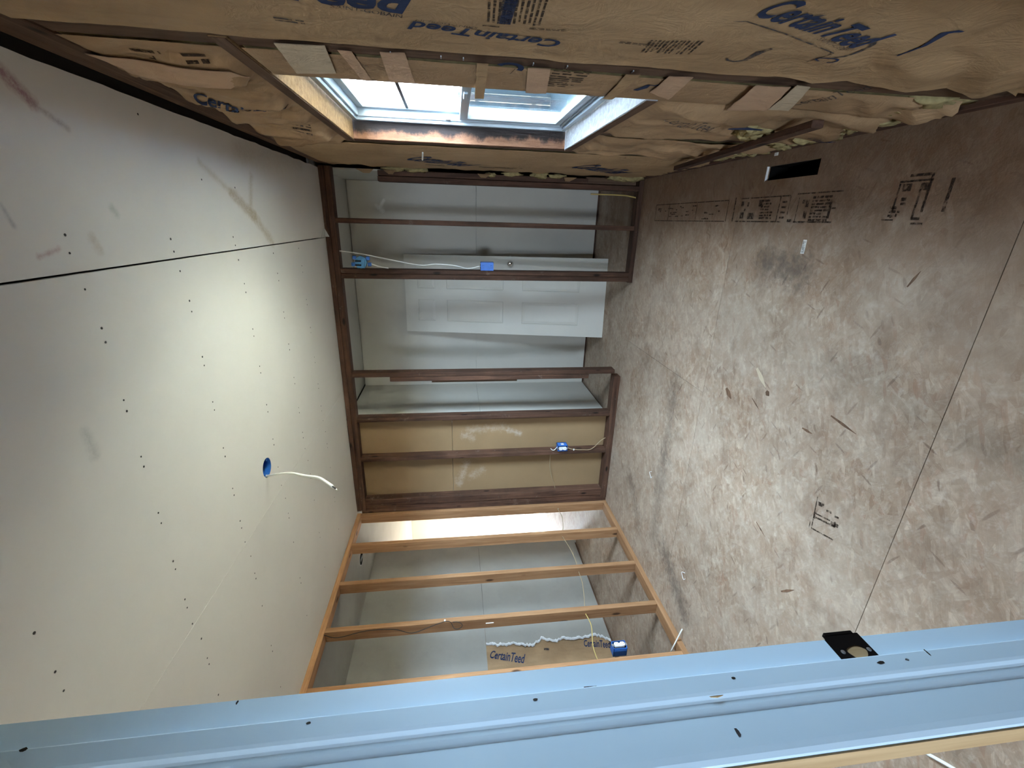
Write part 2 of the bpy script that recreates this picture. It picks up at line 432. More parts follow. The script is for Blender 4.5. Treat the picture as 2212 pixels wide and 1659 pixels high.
# ------------------------------------------------------------------ mesh helpers
ORG = {}
def tag(o, label=None, cat=None, group=None, kind=None):
    if label: o['label'] = label
    if cat: o['category'] = cat
    if group: o['group'] = group
    if kind: o['kind'] = kind
    return o
def empty(name, loc=(0, 0, 0), **kw):
    o = bpy.data.objects.new(name, None)
    o.empty_display_size = 0.05
    o.location = loc
    COL.objects.link(o)
    ORG[o.name] = Vector(loc)
    return tag(o, **kw)
def mk(name, verts, faces, mat, parent=None, smooth=False, **kw):
    vs_ = [Vector(v) for v in verts]
    lo = [min(v[i] for v in vs_) for i in range(3)]; hi = [max(v[i] for v in vs_) for i in range(3)]
    o_ = Vector(((lo[0] + hi[0]) / 2, (lo[1] + hi[1]) / 2, lo[2]))
    me = bpy.data.meshes.new(name)
    me.from_pydata([v - o_ for v in vs_], [], faces)
    me.update()
    if smooth:
        me.polygons.foreach_set('use_smooth', [True] * len(me.polygons))
    me.materials.append(MAT[mat] if isinstance(mat, str) else mat)
    o = bpy.data.objects.new(name, me)
    COL.objects.link(o)
    ORG[o.name] = o_
    if parent is not None:
        o.parent = parent
        o.location = o_ - ORG[parent.name]
    else:
        o.location = o_
    return tag(o, **kw)
class MB:
    def __init__(s): s.v, s.f = [], []
    def add(s, v, f):
        n = len(s.v); s.v += [tuple(x) for x in v]; s.f += [tuple(i + n for i in q) for q in f]; return s
    def box(s, a, b):
        x0, y0, z0 = [min(a[i], b[i]) for i in range(3)]; x1, y1, z1 = [max(a[i], b[i]) for i in range(3)]
        return s.add([(x0, y0, z0), (x1, y0, z0), (x1, y1, z0), (x0, y1, z0), (x0, y0, z1), (x1, y0, z1), (x1, y1, z1), (x0, y1, z1)],
                     [(3, 2, 1, 0), (4, 5, 6, 7), (0, 1, 5, 4), (1, 2, 6, 5), (2, 3, 7, 6), (3, 0, 4, 7)])
    def bbox(s, a, b, bev=0.002):
        bm = bmesh.new(); bmesh.ops.create_cube(bm, size=1)
        for v in bm.verts:
            v.co = Vector([min(a[i], b[i]) + (v.co[i] + 0.5) * abs(b[i] - a[i]) for i in range(3)])
        bmesh.ops.bevel(bm, geom=bm.edges[:], offset=bev, segments=1, affect='EDGES')
        bm.verts.index_update()
        s.add([v.co[:] for v in bm.verts], [[v.index for v in f.verts] for f in bm.faces]); bm.free(); return s
    def tube(s, pts, r, n=8, smooth=4, caps=True):
        P = [Vector(p) for p in pts]
        if smooth and len(P) > 2:
            Q = []
            for i in range(len(P) - 1):
                p0, p1, p2, p3 = P[max(i - 1, 0)], P[i], P[i + 1], P[min(i + 2, len(P) - 1)]
                for k in range(smooth):
                    t = k / smooth
                    Q.append(0.5 * ((2 * p1) + (p2 - p0) * t + (2 * p0 - 5 * p1 + 4 * p2 - p3) * t * t + (3 * p1 - p0 - 3 * p2 + p3) * t ** 3))
            Q.append(P[-1]); P = Q
        rings = []; up = None
        for i, p in enumerate(P):
            d = (P[min(i + 1, len(P) - 1)] - P[max(i - 1, 0)])
            if d.length < 1e-9: d = Vector((0, 0, 1))
            d.normalize()
            if up is None: up = d.orthogonal().normalized()
            a = (up - d * up.dot(d)); a = a.normalized() if a.length > 1e-6 else d.orthogonal().normalized()
            up = a; b = d.cross(a)
            rr = r[min(i, len(r) - 1)] if isinstance(r, (list, tuple)) else r
            rings.append([p + (a * math.cos(2 * math.pi * k / n) + b * math.sin(2 * math.pi * k / n)) * rr for k in range(n)])
        v = [q for ring in rings for q in ring]
        f = [(i * n + k, i * n + (k + 1) % n, (i + 1) * n + (k + 1) % n, (i + 1) * n + k) for i in range(len(rings) - 1) for k in range(n)]
        if caps: f += [tuple(range(n))[::-1], tuple((len(rings) - 1) * n + k for k in range(n))]
        return s.add(v, f)
    def lathe(s, prof, org, axis, n=24):
        """prof: (radius, distance along axis)"""
        ax = Vector(axis).normalized(); a = ax.orthogonal().normalized(); b = ax.cross(a); o = Vector(org)
        v, f = [], []
        for (r, h) in prof:
            for k in range(n):
                v.append(o + ax * h + (a * math.cos(2 * math.pi * k / n) + b * math.sin(2 * math.pi * k / n)) * r)
        for i in range(len(prof) - 1):
            for k in range(n):
                f.append((i * n + k, i * n + (k + 1) % n, (i + 1) * n + (k + 1) % n, (i + 1) * n + k))
        f.append(tuple(range(n))[::-1]); f.append(tuple((len(prof) - 1) * n + k for k in range(n)))
        return s.add(v, f)
    def prism(s, poly, vec):
        n = len(poly); a = [Vector(p) for p in poly]; b = [p + Vector(vec) for p in a]
        return s.add(a + b, [tuple(range(n))[::-1], tuple(range(n, 2 * n))] + [(i, (i + 1) % n, n + (i + 1) % n, n + i) for i in range(n)])
    def xf(s, M): s.v = [tuple(M @ Vector(p)) for p in s.v]; return s
    def mk(s, name, mat, parent=None, smooth=False, **kw): return mk(name, s.v, s.f, mat, parent, smooth, **kw)

def lumber(name, a, b, mat, parent, **kw):
    d = [abs(b[i] - a[i]) for i in range(3)]
    return MB().bbox(a, b, 0.0025).mk(name, mat + '_' + 'xyz'[d.index(max(d))], parent, **kw)

# flat print: text as thin faces. place(u, v) -> world point
def text_geo(string, size=1.0, shear=0.0, bold=0.0, condense=1.0):
    cu = bpy.data.curves.new('t', 'FONT'); cu.body = string; cu.size = size; cu.shear = shear; cu.offset = bold; cu.resolution_u = 3
    ob = bpy.data.objects.new('t', cu); COL.objects.link(ob)
    dg = bpy.context.evaluated_depsgraph_get()
    me = ob.evaluated_get(dg).to_mesh()
    v = [(p.co.x * condense, p.co.y) for p in me.vertices]; f = [tuple(q.vertices) for q in me.polygons]
    ob.evaluated_get(dg).to_mesh_clear(); bpy.data.objects.remove(ob); bpy.data.curves.remove(cu)
    return v, f
def words_geo(lines, length, lh, rnd_, fill=0.62):
    """rows of small bars that read as paragraphs of print too small to read"""
    v, f = [], []
    for i in range(lines):
        x = 0.0
        end = length * (1 if rnd_.random() > 0.25 else rnd_.uniform(0.6, 1))
        while x < end:
            w = rnd_.uniform(1.0, 3.6) * lh
            y = -i * lh
            n = len(v)
            h_ = lh * fill * rnd_.uniform(0.7, 1.0)
            v += [(x, y), (min(x + w, end), y), (min(x + w, end), y + h_), (x, y + h_)]
            f.append((n, n + 1, n + 2, n + 3)); x += w + lh * 0.45
    return v, f
def ribbon_geo(pts, w):
    v, f = [], []
    P = [Vector((p[0], p[1])) for p in pts]
    for i, p in enumerate(P):
        d = P[min(i + 1, len(P) - 1)] - P[max(i - 1, 0)]; d.normalize()
        nn = Vector((-d.y, d.x)); ww = w[i] if isinstance(w, (list, tuple)) else w
        v += [tuple(p + nn * ww / 2), tuple(p - nn * ww / 2)]
        if i: k = 2 * i; f.append((k - 2, k - 1, k + 1, k))
    return v, f

rp = random.Random(3)

# ================================================================== STRUCTURE
# ---- floor: strand-board panels with open joints
floor = empty('floor', (0, 0, 0), kind='structure', label='worn strand-board subfloor of butted panels')
rows = [-6.5, -4.98, -3.766, -2.55, -1.29, -0.07, 1.15, 2.37, 3.59, 4.6]
HOLE = (2.852, -1.785, 2.914, -1.455)
for i in range(len(rows) - 1):
    y0, y1 = rows[i] + 0.0012, rows[i + 1] - 0.0012
    off = 1.69 if i % 2 == 0 else 0.47
    cuts = [-4.75] + [c for c in [off + 2.44 * k for k in range(-4, 3)] if -4.6 < c < 2.9] + [3.07]
    if i in (3,): cuts = [-4.75, -4.41, -1.97, 0.47, 3.07]
    if i == 2: cuts = [-4.75, -4.28, -1.84, 0.60, 3.07]
    for a, b in zip(cuts[:-1], cuts[1:]):
        mb = MB(); x0, x1 = a + 0.0012, b - 0.0012
        if x0 < HOLE[0] < x1 and y0 < HOLE[1] and y1 > HOLE[3]:
            hx0, hy0, hx1, hy1 = HOLE
            mb.box((x0, y0, -0.018), (hx0, y1, 0)); mb.box((hx1, y0, -0.018), (x1, y1, 0))
            mb.box((hx0, y0, -0.018), (hx1, hy0, 0)); mb.box((hx0, hy1, -0.018), (hx1, y1, 0))
        else:
            mb.box((x0, y0, -0.018), (x1, y1, 0))
        mb.mk('subfloor_panel', 'osb', floor)
MB().box((-4.75, -6.5, -0.45), (3.07, 4.6, -0.43)).mk('crawlspace_liner', 'sheathing', floor)

mb = MB()
mb.box((-4.8, -6.6, -0.66), (-4.7, 4.6, -0.02)).box((3.072, -6.6, -0.66), (3.11, 4.6, -0.0)).box((-4.7, -6.6, -0.66), (3.072, -6.51, -0.02)).box((-4.7, 4.51, -0.66), (3.072, 4.6, -0.02))
mb.mk('foundation_skirt', 'sheathing', kind='structure', label='foundation skirting round the crawlspace')
def floor_print(name, geo, org, rd, up, mat, z=0.0006):
    rd, up = Vector(rd).normalized(), Vector(up).normalized()
    v = [(org[0] + rd.x * p[0] + up.x * p[1], org[1] + rd.y * p[0] + up.y * p[1], z) for p in geo[0]]
    # thin slab so that the print has both faces
    return mk(name, v, geo[1], mat, floor)
# grade stamps (rows of stamped boxes running along the panel edge beside the window wall)
def rect(x0, y0, x1, y1): return [(x0, y0), (x1, y0), (x1, y1), (x0, y1)]
def join(*gs):
    v, f = [], []
    for gv, gf in gs:
        n = len(v); v += list(gv); f += [tuple(i + n for i in q) for q in gf]
    return v, f
def shift(g, dx, dy): return [(x + dx, y + dy) for x, y in g[0]], g[1]
def bar(x0, y0, x1, y1): return rect(x0, y0, x1, y1), [(0, 1, 2, 3)]
# local frame: u = along -Y (towards the camera), v = +X ; origin at x=2.665, y=-0.26
st = [bar(0.02, 0.105, 0.93, 0.110), bar(0.02, -0.002, 0.92, 0.003)]
for u in (0.02, 0.23, 0.60, 0.93): st.append(bar(u, 0, u + 0.006, 0.108))
for k in range(30):
    st.append(shift(words_geo(1, rp.uniform(0.015, 0.055), 0.009, rp, 0.8), rp.uniform(0.05, 0.86), rp.uniform(0.01, 0.09)))
floor_print('grade_stamp', join(*st), (2.668, -0.26), (0, -1), (1, 0), 'ink_brown')
st = [bar(1.04, 0.108, 1.40, 0.113), bar(1.02, -0.002, 1.37, 0.004), bar(0.99, 0.0, 1.0, 0.12), bar(1.335, 0.0, 1.341, 0.11), bar(1.40, 0.03, 1.405, 0.108)]
for u, v, w, h in ((1.05, 0.075, 0.02, 0.022), (1.055, 0.015, 0.03, 0.03), (1.12, 0.012, 0.028, 0.03), (1.15, 0.012, 0.02, 0.03), (1.19, 0.07, 0.035, 0.03), (1.08, 0.05, 0.012, 0.012), (1.10, 0.072, 0.014, 0.02)):
    st.append(bar(u, v, u + w, v + h))
st.append(shift(words_geo(7, 0.09, 0.013, rp, 0.75), 1.21, 0.09))
for k in range(4): st.append(bar(1.355, 0.015 + k * 0.022, 1.385, 0.023 + k * 0.022))
floor_print('grade_stamp', join(*st), (2.668, -0.26), (0, -1), (1, 0), 'stamp')
st = [bar(1.44, 0.112, 1.68, 0.117), bar(1.45, -0.002, 1.66, 0.004), bar(1.41, 0.0, 1.44, 0.012), bar(1.455, 0.0, 1.459, 0.1)]
st.append(shift(words_geo(8, 0.10, 0.0125, rp, 0.8), 1.535, 0.092))
for u, v, w, h in ((1.50, 0.06, 0.018, 0.03), (1.50, 0.015, 0.018, 0.03), (1.63, 0.015, 0.012, 0.07), (1.645, 0.05, 0.02, 0.006), (1.48, 0.075, 0.015, 0.015)):
    st.append(bar(u, v, u + w, v + h))
floor_print('grade_stamp', join(*st), (2.668, -0.26), (0, -1), (1, 0), 'stamp')
# framed stamp nearer the camera, half worn away
st = [bar(0, 0.112, 0.11, 0.118), bar(0.03, 0.128, 0.10, 0.136), bar(0.10, 0.02, 0.108, 0.135), bar(0.075, 0.0, 0.082, 0.09), bar(0.075, -0.004, 0.105, 0.004), bar(0.165, 0.02, 0.175, 0.115),
      bar(0.0, 0.002, 0.006, 0.11), bar(0.015, 0.085, 0.045, 0.108), bar(0.022, 0.055, 0.04, 0.066), bar(0.024, 0.042, 0.042, 0.05), bar(0.075, 0.085, 0.10, 0.108),
      bar(-0.03, -0.006, 0.015, -0.002), bar(0.08, -0.018, 0.12, -0.012)]
st.append(shift(words_geo(3, 0.04, 0.012, rp, 0.8), -0.01, 0.03))
floor_print('grade_stamp', join(*st), (2.682, -2.165), (0, -1), (1, 0), 'stamp')
# small stamp in the middle of the room
rd = (1.49 - 1.601, -2.381 + 2.353); 
st = [bar(0.0, 0.0, 0.005, 0.15), bar(0.0, 0.0, 0.11, 0.006), bar(0.0, 0.055, 0.105, 0.063), bar(0.0, 0.072, 0.08, 0.078), bar(0.085, 0.060, 0.12, 0.075), bar(0.0, 0.05, 0.012, 0.085),
      bar(0.01, 0.115, 0.04, 0.132), bar(0.055, 0.105, 0.08, 0.114), bar(0.095, 0.098, 0.115, 0.106), bar(-0.012, 0.0, -0.008, 0.045), bar(0.10, 0.055, 0.108, 0.08)]
floor_print('grade_stamp', join(*st), (1.445, -2.245), (0.25, -1), (1, 0.12), 'stamp')
# bark slivers pressed in the board
sl = []
for a, b, w in (((1.984, -1.70), (1.915, -1.79), 0.028), ((1.80, -1.50), (1.76, -1.56), 0.035), ((1.942, -2.176), (1.923, -2.302), 0.012), ((1.90, -1.80), (1.885, -1.825), 0.03),
                ((1.83, -2.06), (1.83, -2.118), 0.012), ((1.829, -1.717), (1.794, -1.784), 0.008), ((2.47, -2.305), (2.525, -2.332), 0.01), ((1.25, -1.95), (1.22, -2.03), 0.008), ((1.05, -2.2), (1.12, -2.26), 0.012)):
    a, b = Vector(a), Vector(b); c = (a + b) / 2
    sl.append(ribbon_geo([a, c, b], [w * 0.5, w, w * 0.15]))
v, f = join(*sl[:1] + sl[3:3])
for k, g in enumerate(sl):
    mk('pressed_strand', [(p[0], p[1], 0.0007) for p in g[0]], g[1], 'kraft_pale' if k == 0 else 'brown_x', floor)

# ---- main ceiling: three drywall sheets
ceil = empty('ceiling', (1.5, -1.6, H), kind='structure', label='unfinished grey drywall ceiling with exposed screw heads')
T = 0.0127
def edge_poly(x0, x1, y0, y1, rag):
    pts = [(x0, y0), (x0, y1)]
    n = 60
    for k in range(n + 1):
        y = y1 + (y0 - y1) * k / n
        pts.append((x1 + rag * noise.noise(Vector((y * 9, 3.1, 0))), y))
    return pts
BX, BY, BR = 1.444, -1.555, 0.05       # round electrical box opening
def sheet_with_hole():
    mb = MB(); x0, x1, y0, y1 = 1.2492, 2.4815, -3.33, -0.004
    n = 32
    ring = [(BX + BR * math.cos(2 * math.pi * k / n), BY + BR * math.sin(2 * math.pi * k / n)) for k in range(n)]
    out = []
    for k in range(n):
        a = 2 * math.pi * k / n; d = (math.cos(a), math.sin(a)); s_ = 0.15 / max(abs(d[0]), abs(d[1]))
        out.append((BX + d[0] * s_, BY + d[1] * s_))
    for z, flip in ((H, 1), (H + T, 0)):
        v = [(p[0], p[1], z) for p in ring + out]
        f = [(k, (k + 1) % n, n + (k + 1) % n, n + k) for k in range(n)]
        mb.add(v, [q if flip else q[::-1] for q in f])
        bx0, bx1, by0, by1 = BX - 0.15, BX + 0.15, BY - 0.15, BY + 0.15
        for r in ((x0, y0, bx0, y1), (bx1, y0, x1, y1), (bx0, y0, bx1, by0), (bx0, by1, bx1, y1)):
            q = [(r[0], r[1], z), (r[0], r[3], z), (r[2], r[3], z), (r[2], r[1], z)]
            mb.add(q, [(0, 1, 2, 3) if flip else (3, 2, 1, 0)])
    v = [(p[0], p[1], H) for p in ring] + [(p[0], p[1], H + T) for p in ring]
    mb.add(v, [(k, n + k, n + (k + 1) % n, (k + 1) % n) for k in range(n)])
    c = [(x0, y0), (x1, y0), (x1, y1), (x0, y1)]
    mb.add([(p[0], p[1], H) for p in c] + [(p[0], p[1], H + T) for p in c], [(i, (i + 1) % 4, 4 + (i + 1) % 4, 4 + i) for i in range(4)])
    return mb
MB().box((-0.02, -3.33, H), (1.2475, -0.004, H + T)).mk('ceiling_panel', 'ceiling', ceil)
sheet_with_hole().mk('ceiling_panel', 'ceiling', ceil)
MB().prism([(p[0], p[1], H) for p in edge_poly(2.4875, 2.958, -3.33, -0.004, 0.006)], (0, 0, T)).mk('ceiling_panel', 'ceiling', ceil, label='water-stained drywall strip along the window wall')
# raised paper edge of the left joint, and the curled corner of the stained strip
mb = MB()
for k in range(40):
    y = -3.3 + k * 0.08; w = 0.0006 + 0.0007 * abs(noise.noise(Vector((y * 5, 0, 0))))
    mb.box((1.2483 - w, y, H - 0.0007), (1.2483 + w, y + 0.0799, H + 0.002))
mb.mk('joint_paper_edge', 'ceiling', ceil)
MB().prism([(2.56, -0.006, H - 0.001), (2.4885, -0.03, H - 0.001), (2.4885, -0.12, H - 0.001), (2.489, -0.018, H - 0.028)][:3], (0, -0.001, -0.002)).mk('curled_paper', 'ceiling', ceil)
MB().add([(2.552, -0.010, H - 0.001), (2.4885, -0.008, H - 0.001), (2.489, -0.02, H - 0.034), (2.552, -0.012, H - 0.0), (2.4885, -0.010, H), (2.489, -0.022, H - 0.034)],
         [(0, 1, 2), (5, 4, 3), (0, 2, 5, 3), (1, 4, 5, 2), (0, 3, 4, 1)]).mk('curled_paper', 'ceiling', ceil)
screws = []
for y in (-2.31, -1.885, -1.437, -1.03, -0.62):
    for a, b in ((2.337, 2.298), (2.126, 2.092), (1.941, 1.907), (1.737, 1.698), (1.543, 1.510), (1.376, 1.339)):
        screws += [(a, y), (b, y - 0.001)]
    screws += [(2.443, y - 0.015), (1.262, y)]
    screws += [(1.165, y + 0.02), (1.065, y + 0.02), (1.033, y + 0.02), (0.864, y + 0.02), (0.60, y + 0.02), (0.56, y + 0.02), (0.3, y + 0.02)]
screws += [(1.745, -2.752), (1.616, -2.748), (1.553, -2.749), (2.913, -1.929), (2.754, -1.63), (2.742, -1.36), (2.55, -1.911), (2.509, -1.909), (2.54, -1.462), (2.505, -1.456), (2.577, -2.334), (2.534, -2.337)]
first = None
for (x, y) in screws:
    if first is None:
        first = MB().lathe([(0.0038, -0.0006), (0.0036, 0.0), (0.002, 0.0008)], (x, y, H - 0.0002), (0, 0, 1), 10).mk('drywall_screw', 'screw', ceil)
    else:
        o = first.copy(); COL.objects.link(o); o.parent = ceil
        o.location = Vector((x, y, H - 0.0008)) - ORG[ceil.name]
        s_ = random.uniform(0.75, 1.1); o.scale = (s_, s_, 1)
# other ceilings and roof over the whole house
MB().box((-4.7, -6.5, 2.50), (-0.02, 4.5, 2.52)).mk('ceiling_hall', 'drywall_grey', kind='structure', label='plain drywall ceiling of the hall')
MB().box((0.90, 0.0, 2.492), (3.07, 1.12, 2.512)).mk('ceiling_closet', 'drywall', kind='structure', label='drywall ceiling of the small room behind')
MB().box((-0.02, -6.5, 2.50), (3.07, -3.33, 2.52)).mk('ceiling_entry', 'drywall_lit', kind='structure', label='drywall ceiling above the doorway side')
MB().box((-5.3, -7.1, 2.58), (3.35, 5.0, 2.74)).mk('roof', 'roof', kind='structure', label='flat roof deck over the house')

# ---- far wall: dark stained studs, plates, brown board behind the left bays
wf = empty('wall_far', (1.5, 0, 0), kind='structure', label='open wall of dark stained studs at the far end')
D0, D1 = 0.0, 0.089
lumber('top_plate', (0.02, D0, 2.402), (W - 0.01, D1, 2.44), 'dark', wf)
lumber('top_plate', (0.02, D0 + 0.003, 2.358), (W - 0.01, D1 - 0.002, 2.4005), 'dark', wf)
lumber('bottom_plate', (2.175, D0, 0.0), (W - 0.01, D1, 0.038), 'dark', wf)
lumber('bottom_plate', (0.03, D0, 0.0), (1.335, D1, 0.062), 'dark', wf)
def stud(x0, x1, z0=0.038, z1=2.358, par=wf, mat='dark', y0=D0, y1=D1):
    return lumber('stud', (x0, y0, z0), (x1, y1, z1), mat, par)
stud(2.588, 2.624)
stud(2.222, 2.257); stud(2.182, 2.220, y0=D0 + 0.001)
stud(1.364, 1.402, 0.062)
lumber('nailer_strip', (1.322, D0 + 0.002, 0.30), (1.362, D1, 2.05), 'dark', wf)
lumber('nailer_strip', (1.298, D0 + 0.03, 0.95), (1.321, D1, 1.70), 'brown', wf)
stud(0.946, 0.985, 0.062)
lumber('nailer_strip', (0.931, D0 + 0.02, 0.062), (0.9455, D1, 1.62), 'brown', wf)
stud(0.551, 0.589, 0.062)
stud(0.068, 0.140, 0.062)
stud(-0.07, 0.066, 0.0, 2.40, y0=0.006)  # filler added behind the corner gap to keep it dark
stud(2.882, 2.918, 0.038, 2.03)
lumber('stud', (2.922, D0 + 0.01, 0.45), (2.958, D1, 2.03), 'dark', wf)
lumber('stud', (2.925, 0.07, 0.038), (2.975, 0.12, 0.45), 'brown', wf)
MB().box((0.09, 0.0905, 0.055), (0.93, 0.103, 1.5335)).mk('drywall_panel', 'drywall_back', wf, label='lower brown-backed drywall sheet behind the studs')
MB().box((0.09, 0.0905, 1.5365), (0.93, 0.103, 2.44)).mk('drywall_panel', 'drywall_back', wf, label='upper brown-backed drywall sheet behind the studs')

# ---- small room behind the far wall
wcb = empty('wall_closet_back', (1.9, 1.09, 0), kind='structure', label='white drywall at the back of the small room')
for z0, z1 in ((0.022, 1.2605), (1.2625, 2.486)):
    MB().box((0.885, 1.09, z0), (2.958, 1.103, z1)).mk('drywall_panel', 'drywall', wcb)
lumber('bottom_plate', (0.885, 1.105, 0), (2.96, 1.19, 0.038), 'dark', wcb)
wcs = empty('wall_closet_side', (0.885, 0.6, 0), kind='structure', label='white drywall on the left of the small room')
for z0, z1 in ((0.022, 1.2605), (1.2625, 2.486)):
    MB().box((0.872, 0.104, z0), (0.885, 1.089, z1)).mk('drywall_panel', 'drywall', wcs)
lumber('bottom_plate', (0.785, 0.104, 0), (0.870, 1.089, 0.038), 'dark', wcs)
wce = empty('wall_closet_right', (2.96, 0.6, 0), kind='structure', label='white drywall on the right of the small room')
MB().box((2.959, 0.125, 0.36), (2.972, 1.089, 2.486)).mk('drywall_panel', 'drywall', wce)

# ---- left wall: fresh pine studs, open to the hall
wl = empty('wall_left', (0, -1.6, 0), kind='structure', label='open wall of fresh pine studs beside the hall')
lumber('top_plate', (-0.089, -3.2, 2.402), (0, 0.0, 2.44), 'pine', wl)
lumber('bottom_plate', (-0.089, -3.2, 0.0), (0, 0.0, 0.038), 'pine', wl)
for y in (-0.0015, -0.412, -0.843, -1.254, -1.668, -2.08, -2.49, -2.9):
    lumber('stud', (-0.089, y - 0.019 - 0.02, 0.038), (0, y + 0.019 - 0.02, 2.402), 'pine', wl)

# ---- hall beyond
whl = empty('wall_hall_left', (-1.2, -1.6, 0), kind='structure', label='grey drywall on the far side of the hall with a broken lower part')
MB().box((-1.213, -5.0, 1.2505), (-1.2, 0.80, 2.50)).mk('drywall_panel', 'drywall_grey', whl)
rg = random.Random(5)
edge = [(-0.533, 1.248), (-0.545, 1.16), (-0.556, 1.072), (-0.541, 0.98), (-0.575, 0.89), (-0.584, 0.804), (-0.529, 0.703), (-0.568, 0.572), (-0.545, 0.48), (-0.552, 0.382), (-0.551, 0.24), (-0.536, 0.17), (-0.566, 0.102), (-0.615, 0.024)]
fine = []
for (a, b) in zip(edge[:-1], edge[1:]):
    for k in range(5):
        t = k / 5; fine.append((a[0] + (b[0] - a[0]) * t + rg.uniform(-0.011, 0.011), a[1] + (b[1] - a[1]) * t))
fine.append(edge[-1])
MB().prism([(-1.2, 0.80, 0.022), (-1.2, 0.80, 1.248)] + [(-1.2, y, z) for y, z in fine], (-0.013, 0, 0)).mk('drywall_panel', 'drywall_grey', whl)
mb = MB()
for i in range(len(fine) - 1):
    (ya, za), (yb, zb) = fine[i], fine[i + 1]
    w1, w2 = rg.uniform(0.008, 0.022), rg.uniform(0.008, 0.022)
    mb.add([(-1.1985, ya, za), (-1.1985, yb, zb), (-1.1985, yb + w2, zb), (-1.1985, ya + w1, za), (-1.2125, ya - 0.004, za), (-1.2125, yb - 0.004, zb), (-1.2125, yb + w2, zb), (-1.2125, ya + w1, za)],
           [(0, 1, 2, 3), (7, 6, 5, 4), (0, 4, 5, 1), (1, 5, 6, 2), (2, 6, 7, 3), (3, 7, 4, 0)])
mb.mk('broken_gypsum_edge', 'plaster', whl)
lumber('bottom_plate', (-1.302, -5.0, 0), (-1.2155, 0.8, 0.038), 'brown', whl)
for y in (-0.30, -1.0, -1.41, -1.82):
    lumber('stud', (-1.302, y - 0.019, 0.038), (-1.2155, y + 0.019, 2.46), 'brown', whl)
MB().box((-1.33, -5.0, 0), (-1.31, 0.8, 2.5)).mk('wall_sheathing', 'sheathing', whl)
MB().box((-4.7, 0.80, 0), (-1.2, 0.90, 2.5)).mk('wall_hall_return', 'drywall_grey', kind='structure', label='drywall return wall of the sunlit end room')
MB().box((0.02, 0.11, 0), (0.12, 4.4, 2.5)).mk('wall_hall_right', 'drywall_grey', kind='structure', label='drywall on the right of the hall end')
whe = empty('wall_hall_end', (-2.3, 4.4, 0), kind='structure', label='bright sunlit drywall at the end of the hall')
for a, b in ((-4.7, -3.501), (-3.499, -2.281), (-2.279, -1.06), (-1.058, 0.12)):
    MB().box((a, 4.4, 0.02), (b, 4.413, 2.5)).mk('drywall_panel', 'drywall_lit', whe)
lumber('bottom_plate', (-4.7, 4.415, 0), (0.12, 4.5, 0.038), 'pine', whe)
wwest = empty('wall_west', (-4.7, 0, 0), kind='structure', label='outer wall with the patio opening')
mb = MB()
mb.box((-4.80, -6.5, 0), (-4.70, 3.25, 2.5)).box((-4.80, 4.15, 0), (-4.70, 4.6, 2.5)).box((-4.80, 3.25, 1.6), (-4.70, 4.15, 2.5))
mb.mk('wall_body', 'drywall_lit', wwest)
MB().box((-4.8, 4.5, 0), (3.1, 4.6, 2.58)).mk('wall_north', 'siding', kind='structure', label='outer north wall')
mb = MB()
mb.box((-4.8, -6.6, 0), (1.65, -6.5, 2.58)).box((2.15, -6.6, 0), (3.1, -6.5, 2.58)).box((1.65, -6.6, 0), (2.15, -6.5, 1.3)).box((1.65, -6.6, 1.8), (2.15, -6.5, 2.58))
mb.mk('wall_south', 'drywall_lit', kind='structure', label='outer wall behind the doorway side with a window opening')

# ---- near wall with the doorway the camera looks through
d1 = empty('door_1', (2.081, -3.26, 0), kind='structure', label='white painted door jamb at the near doorway')
# jamb board: white face, rounded near arris; raw near edge is its own part
jx = 2.081
prof = [(jx, -3.197), (jx, -3.314), (jx - 0.0012, -3.3205), (jx - 0.0045, -3.325), (jx - 0.008, -3.3265), (jx - 0.022, -3.3265), (jx - 0.022, -3.197)]
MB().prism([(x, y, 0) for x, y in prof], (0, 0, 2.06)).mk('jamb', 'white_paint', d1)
# door stop with a moulded camera-side edge
sp = [(jx, -3.2335), (jx + 0.0095, -3.2335), (jx + 0.0105, -3.235), (jx + 0.0105, -3.256), (jx + 0.0092, -3.2595), (jx + 0.006, -3.263), (jx + 0.0045, -3.2655), (jx + 0.004, -3.271), (jx + 0.002, -3.2755), (jx, -3.278)]
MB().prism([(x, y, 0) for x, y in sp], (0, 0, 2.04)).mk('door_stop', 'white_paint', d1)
MB().box((jx - 0.033, -3.3285, 0), (jx - 0.0075, -3.3268, 2.06)).box((jx - 0.033, -3.3266, 0), (jx - 0.0225, -3.20, 2.06)).mk('raw_edge', 'raw_wood', d1, label='unpainted tan edge of the jamb')
# head and right jamb
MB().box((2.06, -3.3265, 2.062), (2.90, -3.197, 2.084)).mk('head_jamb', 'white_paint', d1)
MB().box((2.86, -3.3265, 0), (2.882, -3.197, 2.06)).mk('jamb', 'white_paint', d1)
